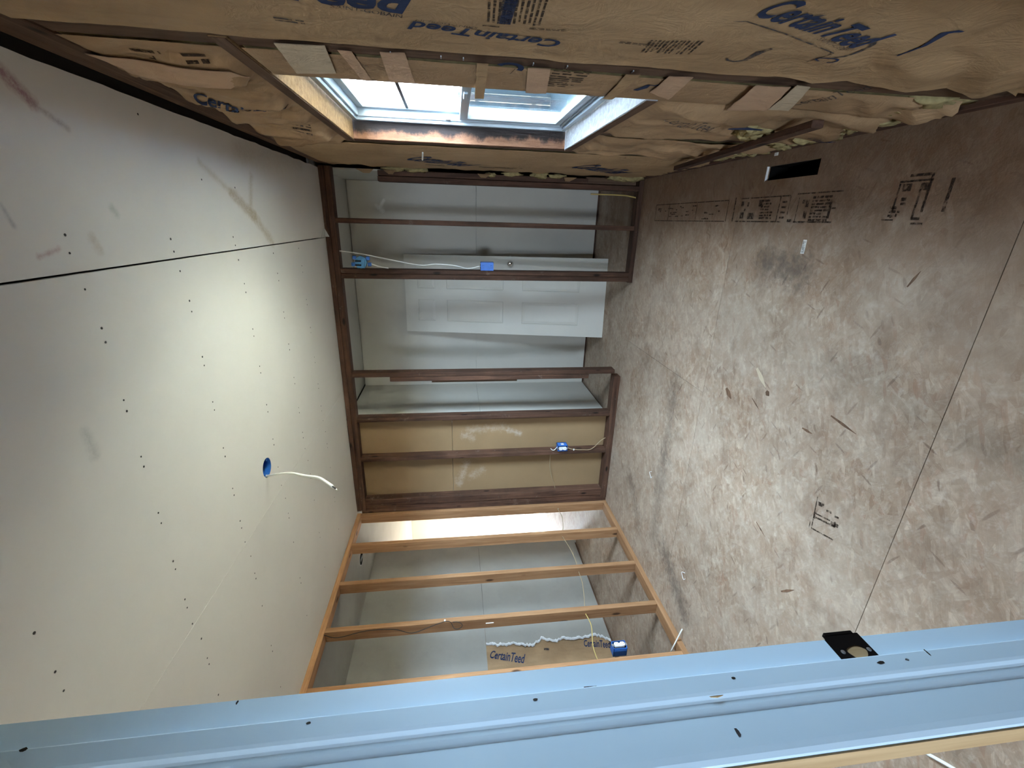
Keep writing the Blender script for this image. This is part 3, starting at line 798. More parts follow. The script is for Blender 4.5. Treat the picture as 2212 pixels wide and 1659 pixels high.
# black strike plate with a D-shaped hole through which raw wood shows
def strike():
    z0, z1, y0, y1 = 0.9085, 0.966, -3.2325, -3.192
    mb = MB()
    zc, yc = 0.934, -3.2205; n = 20
    hole = []
    for k in range(n):
        a = 2 * math.pi * k / n
        hole.append((yc + 0.0105 * math.sin(a) * (1.0 + 0.12 * math.cos(2 * a + 1)), zc + 0.0145 * math.cos(a) * (1 + 0.1 * math.sin(3 * a))))
    out = []
    for k in range(n):
        a = 2 * math.pi * k / n; dy, dz = math.sin(a), math.cos(a)
        ky = (y1 - yc) / dy if dy > 1e-6 else ((y0 - yc) / dy if dy < -1e-6 else 1e9)
        kz = (z1 - zc) / dz if dz > 1e-6 else ((z0 - zc) / dz if dz < -1e-6 else 1e9)
        s_ = min(ky, kz); out.append((yc + dy * s_, zc + dz * s_))
    for x in (jx + 0.0016, jx + 0.0002):
        mb.add([(x, p[0], p[1]) for p in hole + out], [(k, (k + 1) % n, n + (k + 1) % n, n + k) for k in range(n)])
    # fill the corners cut by the polar sampling
    for cy, cz in ((y0, z0), (y0, z1), (y1, z0), (y1, z1)):
        near = sorted(range(n), key=lambda k: (out[k][0] - cy) ** 2 + (out[k][1] - cz) ** 2)[:2]
        mb.add([(jx + 0.0016, cy, cz), (jx + 0.0016,) + out[near[0]], (jx + 0.0016,) + out[near[1]]], [(0, 1, 2)])
    # lip that curls over the room-side arris
    mb.box((jx - 0.004, y1 - 0.001, 0.915), (jx + 0.0016, y1 + 0.0045, 0.960))
    return mb.mk('strike_plate', 'black_steel', d1, label='black strike plate with a ragged latch hole')
sp_ = strike()
MB().box((jx + 0.0003, -3.2318, 0.9175), (jx + 0.0006, -3.2065, 0.9505)).mk('mortise', 'raw_wood', sp_)
for z in (0.9145, 0.9555):
    MB().lathe([(0.0032, 0), (0.0028, 0.0008), (0.001, 0.0012)], (jx + 0.0016, -3.2185, z), (1, 0, 0), 12).mk('screw', 'steel', sp_)
# chips and nail holes
for (y, z, w, h, mt) in ((-3.240, 1.667, 0.002, 0.003, 'screw'), (-3.235, 1.961, 0.003, 0.005, 'screw'), (-3.242, 1.402, 0.002, 0.004, 'screw'), (-3.2275, 1.327, 0.0015, 0.012, 'ink_pale'),
                         (-3.2335, 1.328, 0.003, 0.003, 'ink_pale'), (-3.259, 1.176, 0.004, 0.012, 'raw_wood'), (-3.243, 1.141, 0.0018, 0.003, 'screw'), (-3.244, 0.925, 0.003, 0.006, 'screw'),
                         (-3.244, 0.884, 0.002, 0.003, 'ink_pale'), (-3.238, 0.845, 0.006, 0.001, 'screw'), (-3.299, 1.168, 0.006, 0.003, 'ink_pale'), (-3.20, 1.763, 0.003, 0.0015, 'screw')):
    xx = jx + (0.0105 if -3.2585 < y < -3.2335 else (0.008 if -3.262 < y <= -3.2585 else 0.0))
    pts = []
    for k in range(7):
        a = 2 * math.pi * k / 7; r_ = rg.uniform(0.6, 1.1)
        pts.append((xx + 0.0004, y + math.sin(a) * w * r_, z + math.cos(a) * h * r_))
    MB().prism(pts, (-0.0008, 0, 0)).mk('paint_chip', mt, d1)
wn_ = empty('wall_near', (1.0, -3.26, 0), kind='structure', label='open stud wall the doorway stands in')
for x in (2.012, 1.20, 0.4):
    lumber('stud', (x, -3.29, 0.0), (x + 0.036, -3.205, 2.402), 'pine', wn_)
lumber('top_plate', (0.0, -3.29, 2.402), (2.97, -3.205, 2.44), 'pine', wn_)
lumber('stud', (2.895, -3.29, 0.0), (2.933, -3.205, 2.402), 'pine', wn_)

# ---- window wall: framing, sheathing
wr = empty('wall_right', (W, -1.6, 0), kind='structure', label='insulated window wall with exposed framing')
mb = MB()
X0, X1 = EX, EX + 0.03
mb.box((X0, -6.5, 0), (X1, WY0 - 0.02, 2.58)).box((X0, WY1 + 0.02, 0), (X1, 4.6, 2.58)).box((X0, WY0 - 0.02, 0), (X1, WY1 + 0.02, WZ0 - 0.02)).box((X0, WY0 - 0.02, WZ1 + 0.02), (X1, WY1 + 0.02, 2.58))
mb.mk('sheathing', 'sheathing', wr)
lumber('top_plate', (W - 0.003, -3.2, 2.315), (EX - 0.002, -0.005, 2.353), 'brown', wr)
lumber('top_plate', (W + 0.001, -3.2, 2.355), (EX - 0.002, -0.005, 2.393), 'brown', wr)
lumber('top_plate', (W + 0.003, -3.2, 2.395), (EX - 0.002, -0.005, 2.434), 'brown', wr)
lumber('bottom_plate', (W - 0.012, -3.2, 0.0), (EX - 0.002, -0.005, 0.04), 'dark', wr)
lumber('stud', (W, -2.468, 0.04), (EX - 0.002, -2.430, 2.313), 'brown', wr)
lumber('stud', (W + 0.002, -2.428, 0.04), (EX - 0.002, -2.374, 2.313), 'brown', wr)
lumber('stud', (W, WY0 - 0.038, 0.04), (EX - 0.002, WY0, WZ1 + 0.0), 'brown', wr)
lumber('stud', (W, WY1 + 0.0385, 0.04), (EX - 0.002, WY1 + 0.0765, 2.313), 'brown', wr)
MB().bbox((W, WY1, 0.04), (EX - 0.002, WY1 + 0.038, WZ1), 0.002).mk('trimmer_stud', 'reveal_side', wr, label='mould-stained far side of the window opening')
MB().bbox((W - 0.003, WY0 - 0.25, WZ1), (EX - 0.002, WY1 + 0.038, WZ1 + 0.038), 0.002).mk('window_header', 'reveal_head', wr)
MB().box((W - 0.005, WY0 - 0.25, WZ1 + 0.003), (W - 0.0035, WY1 + 0.036, WZ1 + 0.036)).mk('header_edge', 'brown_y', wr)
MB().bbox((W - 0.004, WY0, WZ0 - 0.038), (EX - 0.002, WY1, WZ0), 0.002).mk('window_sill', 'reveal_sill', wr)
MB().box((W - 0.006, WY0, WZ0 - 0.036), (W - 0.0045, WY1, WZ0 - 0.003)).mk('sill_edge', 'brown_y', wr)
lumber('cripple_stud', (W - 0.004, -1.664, 0.04), (EX - 0.002, -1.622, WZ0 - 0.04), 'brown', wr)
lumber('stud', (W, -0.06, 0.04), (EX - 0.002, -0.022, 2.313), 'dark', wr)
lumber('stud', (W, -3.16, 0.04), (EX - 0.002, -3.12, 2.313), 'brown', wr)
# crooked brace board low on the wall
bx = MB().bbox((-0.006, -0.60, -0.018), (0.016, 0.60, 0.018), 0.002)
bx.xf(Matrix.Translation((W - 0.050, -1.63, 0.325)) @ Matrix.Rotation(math.radians(-7.2), 4, 'X'))
bx.mk('brace_board', 'dark_y', wr)

# ---- window
w1 = empty('window_1', (3.075, (WY0 + WY1) / 2, WZ0), kind='structure', label='white vinyl single-hung window')
fy0, fy1, fz0, fz1 = WY0 + 0.004, WY1 - 0.004, WZ0 + 0.004, WZ1 - 0.004
def ring_frame(name, y0, y1, z0, z1, wd, xa, xb, mat, par, step=0):
    mb = MB()
    mb.bbox((xa, y0, z0), (xb, y0 + wd, z1), 0.0015).bbox((xa, y1 - wd, z0), (xb, y1, z1), 0.0015)
    mb.bbox((xa, y0 + wd, z0), (xb, y1 - wd, z0 + wd), 0.0015).bbox((xa, y0 + wd, z1 - wd), (xb, y1 - wd, z1), 0.0015)
    return mb.mk(name, mat, par)
ring_frame('frame', fy0, fy1, fz0, fz1, 0.022, 3.058, 3.135, 'vinyl', w1)
ring_frame('frame_track', fy0 + 0.022, fy1 - 0.022, fz0 + 0.022, fz1 - 0.022, 0.010, 3.072, 3.135, 'vinyl', w1)
zm = 1.432
us = ring_frame('upper_sash', fy0 + 0.026, fy1 - 0.026, zm - 0.018, fz1 - 0.026, 0.034, 3.104, 3.124, 'vinyl', w1)
MB().box((3.112, fy0 + 0.06, zm + 0.016), (3.116, fy1 - 0.06, fz1 - 0.06)).mk('pane', 'glass', us)
MB().box((3.108, fy0 + 0.06, 1.684), (3.111, fy1 - 0.06, 1.697)).mk('muntin', 'cable_black', us)
ls = ring_frame('lower_sash', fy0 + 0.026, fy1 - 0.026, fz0 + 0.026, zm + 0.020, 0.036, 3.078, 3.100, 'vinyl', w1)
MB().box((3.087, fy0 + 0.062, fz0 + 0.062), (3.091, fy1 - 0.062, zm - 0.016)).mk('pane', 'glass', ls)
MB().bbox((3.0695, -1.72, zm - 0.004), (3.078, -1.64, zm + 0.012), 0.002).mk('sash_lock', 'vinyl', ls)
MB().bbox((3.066, fy1 - 0.085, zm + 0.06), (3.08, fy1 - 0.045, zm + 0.085), 0.002).mk('tilt_latch', 'vinyl', w1)
MB().box((3.128, fy0 + 0.03, fz0 + 0.03), (3.129, fy1 - 0.03, zm)).mk('added_screen', 'screen', w1)  # screen added to dim the view through the lower sash

# ================================================================== THINGS
def sstep(a, b, x):
    t = max(0.0, min(1.0, (x - a) / (b - a))); return t * t * (3 - 2 * t)
def nz2(y, z, s, o=0.0): return noise.noise(Vector((y * s + o, z * s - o, o * 1.7)))
def ridge(x): return 1 - abs(2 * (x - math.floor(x)) - 1)

def paper(name, y0, y1, z0, z1, hf, mat, par, step=0.012, rag_lo=0.0, rag_hi=0.0, rag_y0=0.0, rag_y1=0.0):
    """kraft facing: a continuous sheet standing hf(y,z) proud of the stud faces"""
    ny, nz = max(2, int((y1 - y0) / step)), max(2, int((z1 - z0) / step))
    v, f = [], []
    for j in range(nz + 1):
        for i in range(ny + 1):
            ty, tz = i / ny, j / nz
            z = z0 + (z1 - z0) * tz; y = y0 + (y1 - y0) * ty
            z += rag_lo * (1 - tz) ** 6 * (nz2(y, 0.3, 16, 2) + 0.6 * nz2(y, 0.7, 45, 5)) + rag_hi * tz ** 6 * nz2(y, 1.3, 14, 4)
            y += rag_y0 * (1 - ty) ** 8 * nz2(z, 0.2, 7, 1) + rag_y1 * ty ** 8 * (nz2(z, 0.9, 8, 6) + 0.4 * nz2(z, 0.9, 30, 6))
            v.append((W - hf(y, z), y, z))
    for j in range(nz):
        for i in range(ny):
            a = j * (ny + 1) + i
            f.append((a, a + ny + 1, a + ny + 2, a + 1))
    o = mk(name, v, f, mat, par, True)
    return o
def wall_print(name, geo, org, d, hf, mat, par, eps=0.0014):
    dy, dz = Vector(d).normalized()
    uy, uz = dz, -dy
    v = []
    for (a, b) in geo[0]:
        y, z = org[0] + dy * a + uy * b, org[1] + dz * a + uz * b
        v.append((W - hf(y, z) - eps, y, z))
    return mk(name, v, geo[1], mat, par)
def fit_text(string, length, cap, shear=0.0, bold=0.0):
    v, f = text_geo(string, 1.0, shear, bold * 2.2)
    x0, x1 = min(p[0] for p in v), max(p[0] for p in v)
    return [((p[0] - x0) / (x1 - x0) * length, p[1] / 0.70 * cap) for p in v], f
def patch(name, quad, hf, mat, par, lift=0.003):
    """piece of paper taped on the facing; quad = four (y,z) corners"""
    n = 6; v, f = [], []
    for j in range(n + 1):
        for i in range(n + 1):
            s_, t_ = i / n, j / n
            y = (quad[0][0] * (1 - s_) + quad[1][0] * s_) * (1 - t_) + (quad[3][0] * (1 - s_) + quad[2][0] * s_) * t_
            z = (quad[0][1] * (1 - s_) + quad[1][1] * s_) * (1 - t_) + (quad[3][1] * (1 - s_) + quad[2][1] * s_) * t_
            v.append((W - hf(y, z) - lift - 0.002 * nz2(y, z, 25, 3), y, z))
    N = len(v)
    v += [(p[0] + 0.0012, p[1], p[2]) for p in v]
    for j in range(n):
        for i in range(n):
            a = j * (n + 1) + i
            f.append((a, a + n + 1, a + n + 2, a + 1)); f.append((N + a, N + a + 1, N + a + n + 2, N + a + n + 1))
    return mk(name, v, f, mat, par, True)
def fluff(name, pts, r, par, mat='fibre'):
    """tufts of fibreglass pulled out of the batt, one part each"""
    for i, p in enumerate(pts):
        bm = bmesh.new(); bmesh.ops.create_icosphere(bm, subdivisions=3, radius=1)
        k3 = (rp.uniform(0.6, 1.2), rp.uniform(0.6, 1.3), rp.uniform(0.5, 1.9)); p = Vector(p) + Vector((0, rp.uniform(-0.01, 0.01), rp.uniform(-0.03, 0.03)))
        for q in bm.verts:
            n_ = 1 + 0.6 * noise.noise(q.co * 1.3 + Vector((i * 3.1, 0, 0))) + 0.45 * noise.noise(q.co * 3.5 + Vector((0, i, 0)))
            q.co = Vector((q.co.x * r[0] * k3[0], q.co.y * r[1] * k3[1], q.co.z * r[2] * k3[2])) * n_ + p
        bm.verts.index_update()
        mk(name, [q.co[:] for q in bm.verts], [[q.index for q in ff.verts] for ff in bm.faces], mat, par, True); bm.free()
def taper(fn, y0, y1, z0, z1, m=0.045, sides=(1, 1, 1, 1)):
    def g(y, z):
        k = 1.0
        if sides[0]: k *= sstep(y0, y0 + m, y)
        if sides[1]: k *= sstep(y1, y1 - m, y)
        if sides[2]: k *= sstep(z0, z0 + m, z)
        if sides[3]: k *= sstep(z1, z1 - m, z)
        return 0.0015 + (fn(y, z) - 0.0015) * k
    return g
GB = 'kraft-faced insulation batts in the window wall'

# ---- batt nearest the camera
def h1(y, z):
    t = max(0, min(1, (y + 3.12) / 0.64))
    h = 0.008 + 0.014 * math.sin(math.pi * min(t, 0.97)) ** 0.8 + 0.004 * nz2(y, z, 4) + 0.0015 * nz2(y, z, 14, 3)
    k = sstep(0.95, 0.5, z)
    h += k * 0.016 * (ridge((y * 0.75 + z * 1.0) * 5.2 + 0.5 * nz2(y, z, 5, 1)) - 0.35)
    kk = sstep(0.30, 0.05, z); h += kk * 0.012 * nz2(y, z, 18, 8)
    return h
b1 = empty('insulation_batt', (W, -2.8, 0.05), label='large smooth insulation batt nearest the camera, with the biggest blue lettering', cat='insulation', group=GB)
paper('kraft_facing', -3.12, -2.472, 0.075, 2.312, h1, 'kraft', b1, 0.012, 0.05, 0.0, 0, 0.008)
MB().box((W + 0.004, -3.115, 0.06), (EX - 0.004, -2.475, 2.31)).mk('fibreglass_core', 'fibre', b1)
d = (0.31, -0.95)
wall_print('lettering', fit_text('CertainTeed', 0.285, 0.062, 0.25, 0.012), (-2.795, 1.01), d, h1, 'ink', b1, 0.0018)
wall_print('lettering', fit_text('SAINT-GOBAIN', 0.105, 0.013, 0.1), (-2.722, 0.838), d, h1, 'ink_pale', b1)
wall_print('lettering', fit_text('CertainTeed', 0.29, 0.040, 0.22, 0.010), (-2.600, 1.276), (-0.04, 0.286), h1, 'ink', b1)
wall_print('lettering', fit_text('SAINT-GOBAIN', 0.11, 0.010, 0.1), (-2.640, 1.44), (-0.03, 0.286), h1, 'ink_pale', b1)
wall_print('lettering', fit_text('CertainTeed', 0.50, 0.080, 0.2, 0.014), (-2.745, 2.050), (0.145, -1), h1, 'ink', b1)
wall_print('lettering', fit_text('SAINT-GOBAIN', 0.115, 0.015, 0.0, 0.004), (-2.677, 1.685), (0.21, -1), h1, 'ink_pale', b1)
wall_print('printed_block', join(bar(0, 0, 0.11, 0.019), shift(words_geo(3, 0.11, 0.006, rp), 0, 0.008)), (-2.777, 1.405), (1, 0.0), h1, 'ink_pale', b1)
wall_print('printed_block', join(*[bar(0.002 + 0.004 * k, -0.001, 0.0035 + 0.004 * k + rp.uniform(0, .0012), 0.0195) for k in range(26)]), (-2.777, 1.405), (1, 0.0), h1, 'ink', b1, 0.0022)
wall_print('printed_paragraph', words_geo(11, 0.115, 0.0088, rp, 0.55), (-2.79, 1.345), (1, -0.06), h1, 'ink_brown', b1)
wall_print('printed_paragraph', words_geo(13, 0.082, 0.0078, rp, 0.55), (-2.672, 1.028), (1, -0.15), h1, 'ink_brown', b1)
wall_print('printed_note', words_geo(1, 0.03, 0.010, rp), (-2.649, 1.433), (0, -1), h1, 'ink_brown', b1)
wall_print('printed_note', words_geo(2, 0.07, 0.006, rp), (-2.660, 1.35), (-0.04, -1), h1, 'ink_brown', b1)
wall_print('printed_note', words_geo(2, 0.06, 0.007, rp), (-2.625, 1.17), (-0.04, -1), h1, 'ink_brown', b1)
wall_print('printed_note', words_geo(2, 0.05, 0.012, rp), (-2.60, 1.80), (0.1, -1), h1, 'ink_pale', b1)
def yz(pts, w): # ribbon in plain (y,z)
    g = ribbon_geo(pts, w); return [(q[0], q[1]) for q in g[0]], g[1]
def wall_stroke(name, pts, w, hf, mat, par):
    g = yz(pts, w)
    return mk(name, [(W - hf(y, z) - 0.0014, y, z) for y, z in g[0]], g[1], mat, par)
def arc(c, r0, r1, a0, a1, n=10): return [(c[0] + r0 * math.cos(a0 + (a1 - a0) * k / n), c[1] + r1 * math.sin(a0 + (a1 - a0) * k / n)) for k in range(n + 1)]
wall_stroke('printed_rule', [(-2.767, 1.027), (-2.77, 1.004), (-2.737, 0.916), (-2.701, 0.832), (-2.682, 0.765)], [0.001, 0.003, 0.004, 0.004, 0.003], h1, 'ink_pale', b1)
wall_stroke('printed_rule', [(-2.603, 0.761), (-2.64, 0.763), (-2.682, 0.765)], [0.003, 0.005, 0.002], h1, 'ink_brown', b1)
wall_stroke('printed_rule', [(-2.635, 1.46), (-2.616, 1.424), (-2.613, 1.363), (-2.607, 1.272)], 0.0025, h1, 'ink_brown', b1)
wall_stroke('printed_arrow', [(-2.592, 0.930), (-2.578, 0.920), (-2.576, 0.904), (-2.589, 0.887), (-2.635, 0.888), (-2.66, 0.879)], [0.004, 0.006, 0.008, 0.010, 0.016, 0.008], h1, 'ink_pale', b1)
wall_stroke('printed_arrow', [(-2.697, 0.644), (-2.757, 0.653), (-2.808, 0.671), (-2.816, 0.659), (-2.814, 0.643)], [0.003, 0.009, 0.013, 0.009, 0.003], h1, 'ink', b1)
wall_stroke('lettering', arc((-2.695, 0.738), 0.036, 0.024, 2.4, 6.6), [0.004] * 2 + [0.010] * 7 + [0.004] * 2, h1, 'ink_pale', b1)
wall_stroke('lettering', arc((-2.638, 0.742), 0.014, 0.022, 0.3, 5.8), 0.005, h1, 'ink', b1)

# ---- narrow batt between the double stud and the window, patched with paper
def h2(y, z): return 0.004 + 0.003 * nz2(y, z, 6, 2) + sstep(0.6, 0.1, z) * (0.022 * (0.5 + nz2(y, z, 9, 4)) + 0.012 * ridge((y + z * 0.8) * 9)) 
h2 = taper(h2, -2.372, WY0, 0.1, WZ1, 0.03, (1, 1, 0, 1))
b2 = empty('insulation_batt', (W, -2.3, 0.05), label='narrow insulation batt beside the window, covered in taped paper patches', cat='insulation', group=GB)
paper('kraft_facing', -2.372, WY0 + 0.003, 0.10, WZ1 - 0.003, h2, 'kraft_old', b2, 0.010, 0.06, 0, 0.004, 0.002)
MB().box((W + 0.004, -2.39, 0.06), (EX - 0.004, WY0 - 0.04, WZ1 - 0.005)).mk('fibreglass_core', 'fibre', b2)
patch('paper_patch', [(-2.435, 1.858), (-2.444, 1.753), (-2.255, 1.775), (-2.231, 1.876)], h2, 'kraft_pale', b2, 0.006)
patch('paper_patch', [(-2.41, 1.735), (-2.41, 1.705), (-2.20, 1.695), (-2.20, 1.722)], h2, 'kraft_pink', b2)
patch('paper_patch', [(-2.419, 1.644), (-2.426, 1.589), (-2.200, 1.585), (-2.205, 1.650)], h2, 'kraft_pink', b2)
patch('tape_strip', [(-2.42, 1.431), (-2.42, 1.405), (-2.117, 1.396), (-2.111, 1.422)], h2, 'kraft', b2, 0.010)
patch('paper_patch', [(-2.396, 1.311), (-2.408, 1.259), (-2.200, 1.228), (-2.194, 1.285)], h2, 'kraft_pink', b2, 0.006)
patch('tape_strip', [(-2.405, 1.075), (-2.41, 1.040), (-2.18, 1.030), (-2.18, 1.058)], h2, 'kraft', b2, 0.006)
patch('paper_patch', [(-2.415, 0.97), (-2.42, 0.911), (-2.226, 0.881), (-2.278, 0.959)], h2, 'kraft_pink', b2, 0.006)
patch('paper_patch', [(-2.418, 0.745), (-2.424, 0.655), (-2.195, 0.558), (-2.173, 0.672)], h2, 'kraft_pink', b2, 0.012)
patch('paper_patch', [(-2.424, 0.640), (-2.418, 0.598), (-2.205, 0.491), (-2.20, 0.555)], h2, 'kraft_pale', b2, 0.008)
wall_print('printed_paragraph', words_geo(9, 0.09, 0.016, rp, 0.5), (-2.39, 1.245), (0.05, -1), lambda y, z: h2(y, z), 'ink_brown', b2)
wall_stroke('lettering', arc((-2.375, 1.352), 0.03, 0.028, 2.0, 5.2), 0.014, h2, 'ink', b2)
wall_stroke('printed_rule', [(-2.385, 1.335), (-2.335, 1.345)], 0.002, h2, 'ink_brown', b2)
wall_stroke('lettering', [(-2.268, 0.997), (-2.30, 0.985), (-2.326, 0.983), (-2.324, 0.967), (-2.343, 0.954), (-2.39, 0.961)], [0.016, 0.02, 0.012, 0.008, 0.008, 0.006], h2, 'ink', b2)
wall_print('lettering', fit_text('CertainTeed', 0.20, 0.045, 0.2), (-2.24, 0.50), (-0.75, -0.30), h2, 'ink_pale', b2)
fluff('fibreglass_tuft', [(W + 0.01, -2.36 + 0.02 * k, 0.16 + 0.03 * math.sin(k)) for k in range(9)], (0.022, 0.03, 0.05), b2)
for z in (1.51, 1.46, 1.30, 1.22, 1.06, 1.62):
    MB().box((W - 0.004, -2.418, z), (W - 0.001, -2.405, z + 0.0025)).mk('staple', 'steel', b2)

# ---- batt over the window
def h3(y, z):
    r_ = ridge(y * 3.9 + 0.25 * nz2(y, z, 3, 2))
    return 0.004 + 0.052 * r_ ** 1.8 * (0.6 + 0.4 * nz2(y, z, 5, 1)) + 0.012 * ridge(y * 9.3 + z * 1.5 + 0.6 * nz2(y, z, 4, 5)) ** 3 + 0.006 * nz2(y, z, 11, 3)
h3 = taper(h3, -2.372, WY1 + 0.036, WZ1 + 0.041, 2.312, 0.03)
b3 = empty('insulation_batt', (W, -1.75, 2.0), label='crumpled insulation batt above the window', cat='insulation', group=GB)
paper('kraft_facing', -2.372, WY1 + 0.036, WZ1 + 0.041, 2.312, h3, 'kraft_old', b3, 0.011, 0.0, 0.0)
MB().box((W + 0.004, -2.385, WZ1 + 0.045), (EX - 0.004, WY1 + 0.034, 2.31)).mk('fibreglass_core', 'fibre', b3)
wall_print('lettering', fit_text('CertainTeed', 0.255, 0.055, 0.2, 0.012), (-1.945, 2.262), (0.10, -0.26), h3, 'ink', b3, 0.003)
wall_print('printed_note', words_geo(2, 0.06, 0.018, rp), (-2.32, 2.20), (0.05, -1), h3, 'ink_brown', b3)
wall_print('printed_note', words_geo(2, 0.05, 0.018, rp), (-2.31, 2.10), (0.05, -1), h3, 'ink_brown', b3)
wall_print('printed_paragraph', words_geo(4, 0.07, 0.02, rp), (-1.52, 2.12), (0.2, -1), h3, 'ink_pale', b3)
patch('paper_patch', [(-2.27, 2.33), (-2.27, 2.02), (-2.20, 2.00), (-2.20, 2.31)], h3, 'kraft_pink', b3, 0.006)

# ---- batt under the window
def h4(y, z):
    c = max(0.0, 1 - abs(y + 1.645) / 0.06)
    return 0.002 + (0.018 * (0.4 + nz2(y, z, 6, 7)) + 0.016 * ridge((y * 1.1 + z * 0.35) * 4.6 + 0.5 * nz2(y, z, 5)) ** 2) * (1 - c) + 0.004 * nz2(y, z, 20, 2)
h4 = taper(h4, WY0 + 0.002, WY1 + 0.036, 0.09, WZ0 - 0.041, 0.04, (1, 1, 0, 1))
b4 = empty('insulation_batt', (W, -1.7, 0.05), label='crumpled insulation batt under the window, torn open near the floor', cat='insulation', group=GB)
paper('kraft_facing', WY0 + 0.004, -1.668, 0.09, WZ0 - 0.041, h4, 'kraft_old', b4, 0.010, 0.08, 0.0)
paper('kraft_facing', -1.618, WY1 + 0.036, 0.09, WZ0 - 0.041, h4, 'kraft_old', b4, 0.010, 0.08, 0.0)
MB().box((W + 0.004, WY0 + 0.004, 0.06), (EX - 0.004, WY1 - 0.002, WZ0 - 0.042)).mk('fibreglass_core', 'fibre', b4)
wall_print('lettering', fit_text('CertainTeed', 0.25, 0.055, 0.2), (-2.01, 0.80), (0.11, -0.23), h4, 'ink_pale', b4, 0.003)
wall_print('lettering', fit_text('CertainTeed', 0.15, 0.06, 0.2), (-1.42, 0.24), (0.05, -0.16), h4, 'ink_pale', b4, 0.003)
wall_print('lettering', fit_text('CertainTeed', 0.14, 0.05, 0.2), (-1.88, 0.16), (0.05, -0.10), h4, 'ink', b4, 0.003)
fluff('fibreglass_tuft', [(W - 0.012, -2.00 + 0.03 * k, 0.47 - 0.022 * k) for k in range(7)], (0.020, 0.035, 0.030), b4)
wall_stroke('torn_blue_print', [(-2.055, 0.585), (-2.045, 0.52), (-2.03, 0.445)], [0.008, 0.022, 0.010], lambda y, z: h4(y, z) + 0.012, 'ink', b4)
fluff('fibreglass_tuft', [(W - 0.005, -2.12 + 0.045 * k, 0.10 + 0.02 * math.sin(k * 2.1)) for k in range(21)], (0.018, 0.034, 0.028), b4)

# ---- batt in the far bay
def h5(y, z):
    t = max(0, min(1, (y + 1.10) / 1.04))
    return 0.004 + 0.020 * math.sin(math.pi * t) ** 0.7 + 0.004 * nz2(y, z, 5, 9) + 0.012 * sstep(-0.35, -0.08, y) * nz2(y, z, 10, 3)
b5 = empty('insulation_batt', (W, -0.55, 0.05), label='insulation batt in the far bay past the window, lettered twice', cat='insulation', group=GB)
paper('kraft_facing', WY1 + 0.08, -0.065, 0.075, 2.312, h5, 'kraft', b5, 0.012, 0.05, 0, 0, 0.045)
MB().box((W + 0.004, WY1 + 0.08, 0.06), (EX - 0.004, -0.066, 2.31)).mk('fibreglass_core', 'fibre', b5)
wall_print('lettering', fit_text('CertainTeed', 0.42, 0.19, 0.25, 0.012), (-0.72, 1.76), (0.27, -0.34), h5, 'ink', b5, 0.003)
wall_print('lettering', fit_text('CertainTeed', 0.46, 0.20, 0.25, 0.012), (-0.68, 0.77), (0.25, -0.40), h5, 'ink', b5, 0.003)
wall_print('printed_note', words_geo(2, 0.18, 0.045, rp), (-0.5, 1.22), (0.1, -1), h5, 'ink_brown', b5)
wall_print('printed_note', words_geo(1, 0.10, 0.08, rp), (-0.42, 1.32), (0.1, -1), h5, 'ink_pale', b5)
wall_print('printed_note', words_geo(1, 0.12, 0.06, rp), (-0.45, 1.66), (0.1, -1), h5, 'ink_pale', b5)
fluff('fibreglass_tuft', [(W - 0.015, -0.05, 0.10 + 0.05 * k) for k in range(4)] + [(W - 0.02, -0.045, 0.72), (W - 0.02, -0.04, 0.86), (W - 0.03, -0.035, 1.22), (W - 0.02, -0.045, 1.05), (W - 0.018, -0.045, 1.75), (W - 0.016, -0.045, 1.9)], (0.018, 0.03, 0.05), b5)
for zc, w_ in ((2.10, 0.06), (1.93, 0.045), (1.26, 0.05), (0.62, 0.05)):
    patch('torn_paper_flap', [(-0.10, zc + w_), (-0.10, zc - w_), (-0.02, zc - w_ * 0.3), (-0.02, zc + w_ * 0.4)], lambda y, z: 0.020 + 0.25 * max(0, y + 0.10), 'kraft_old', b5, 0.012)
MB().tube([(W - 0.022, -0.99, 1.642), (W - 0.045, -0.90, 1.650)], 0.0045, 8, 0).mk('cable_stub', 'cable_white', None, label='short white cable stub poking out of the far insulation batt', cat='cable')

# ---- torn batt in the hall wall
hb = empty('insulation_batt', (-1.22, -0.78, 0.04), label='insulation batt showing through the broken hall drywall', cat='insulation')
def hh(y, z): return 0.006 * nz2(y, z, 7, 2) + 0.01 * ridge(y * 6 + z * 0.4)
v, f = [], []
ny, nz_ = 44, 60
for j in range(nz_ + 1):
    for i in range(ny + 1):
        y = -0.98 + 0.66 * i / ny; z = 0.04 + 1.24 * j / nz_
        v.append((-1.228 + hh(y, z), y, z))
for j in range(nz_):
    for i in range(ny):
        a = j * (ny + 1) + i; f.append((a, a + 1, a + ny + 2, a + ny + 1))
mk('kraft_facing', v, f, 'kraft_old', hb, True)
MB().box((-1.30, -0.98, 0.04), (-1.236, -0.32, 1.28)).mk('fibreglass_core', 'fibre', hb)
def hall_print(name, geo, org, d_, mat):
    dy, dz = Vector(d_).normalized(); uy, uz = -dz, dy
    mk(name, [(-1.226 + hh(org[0] + dy * a + uy * b, org[1] + dz * a + uz * b) + 0.0015, org[0] + dy * a + uy * b, org[1] + dz * a + uz * b) for a, b in geo[0]], geo[1], mat, hb)
hall_print('lettering', fit_text('CertainTeed', 0.33, 0.085, 0.2, 0.008), (-0.665, 1.225), (-0.08, -0.33), 'ink')
hall_print('lettering', fit_text('CertainTeed', 0.26, 0.07, 0.2, 0.008), (-0.635, 0.30), (-0.04, -0.26), 'ink')
hall_print('printed_note', words_geo(1, 0.05, 0.05, rp), (-0.64, 0.70), (-0.1, -1), 'ink_pale')

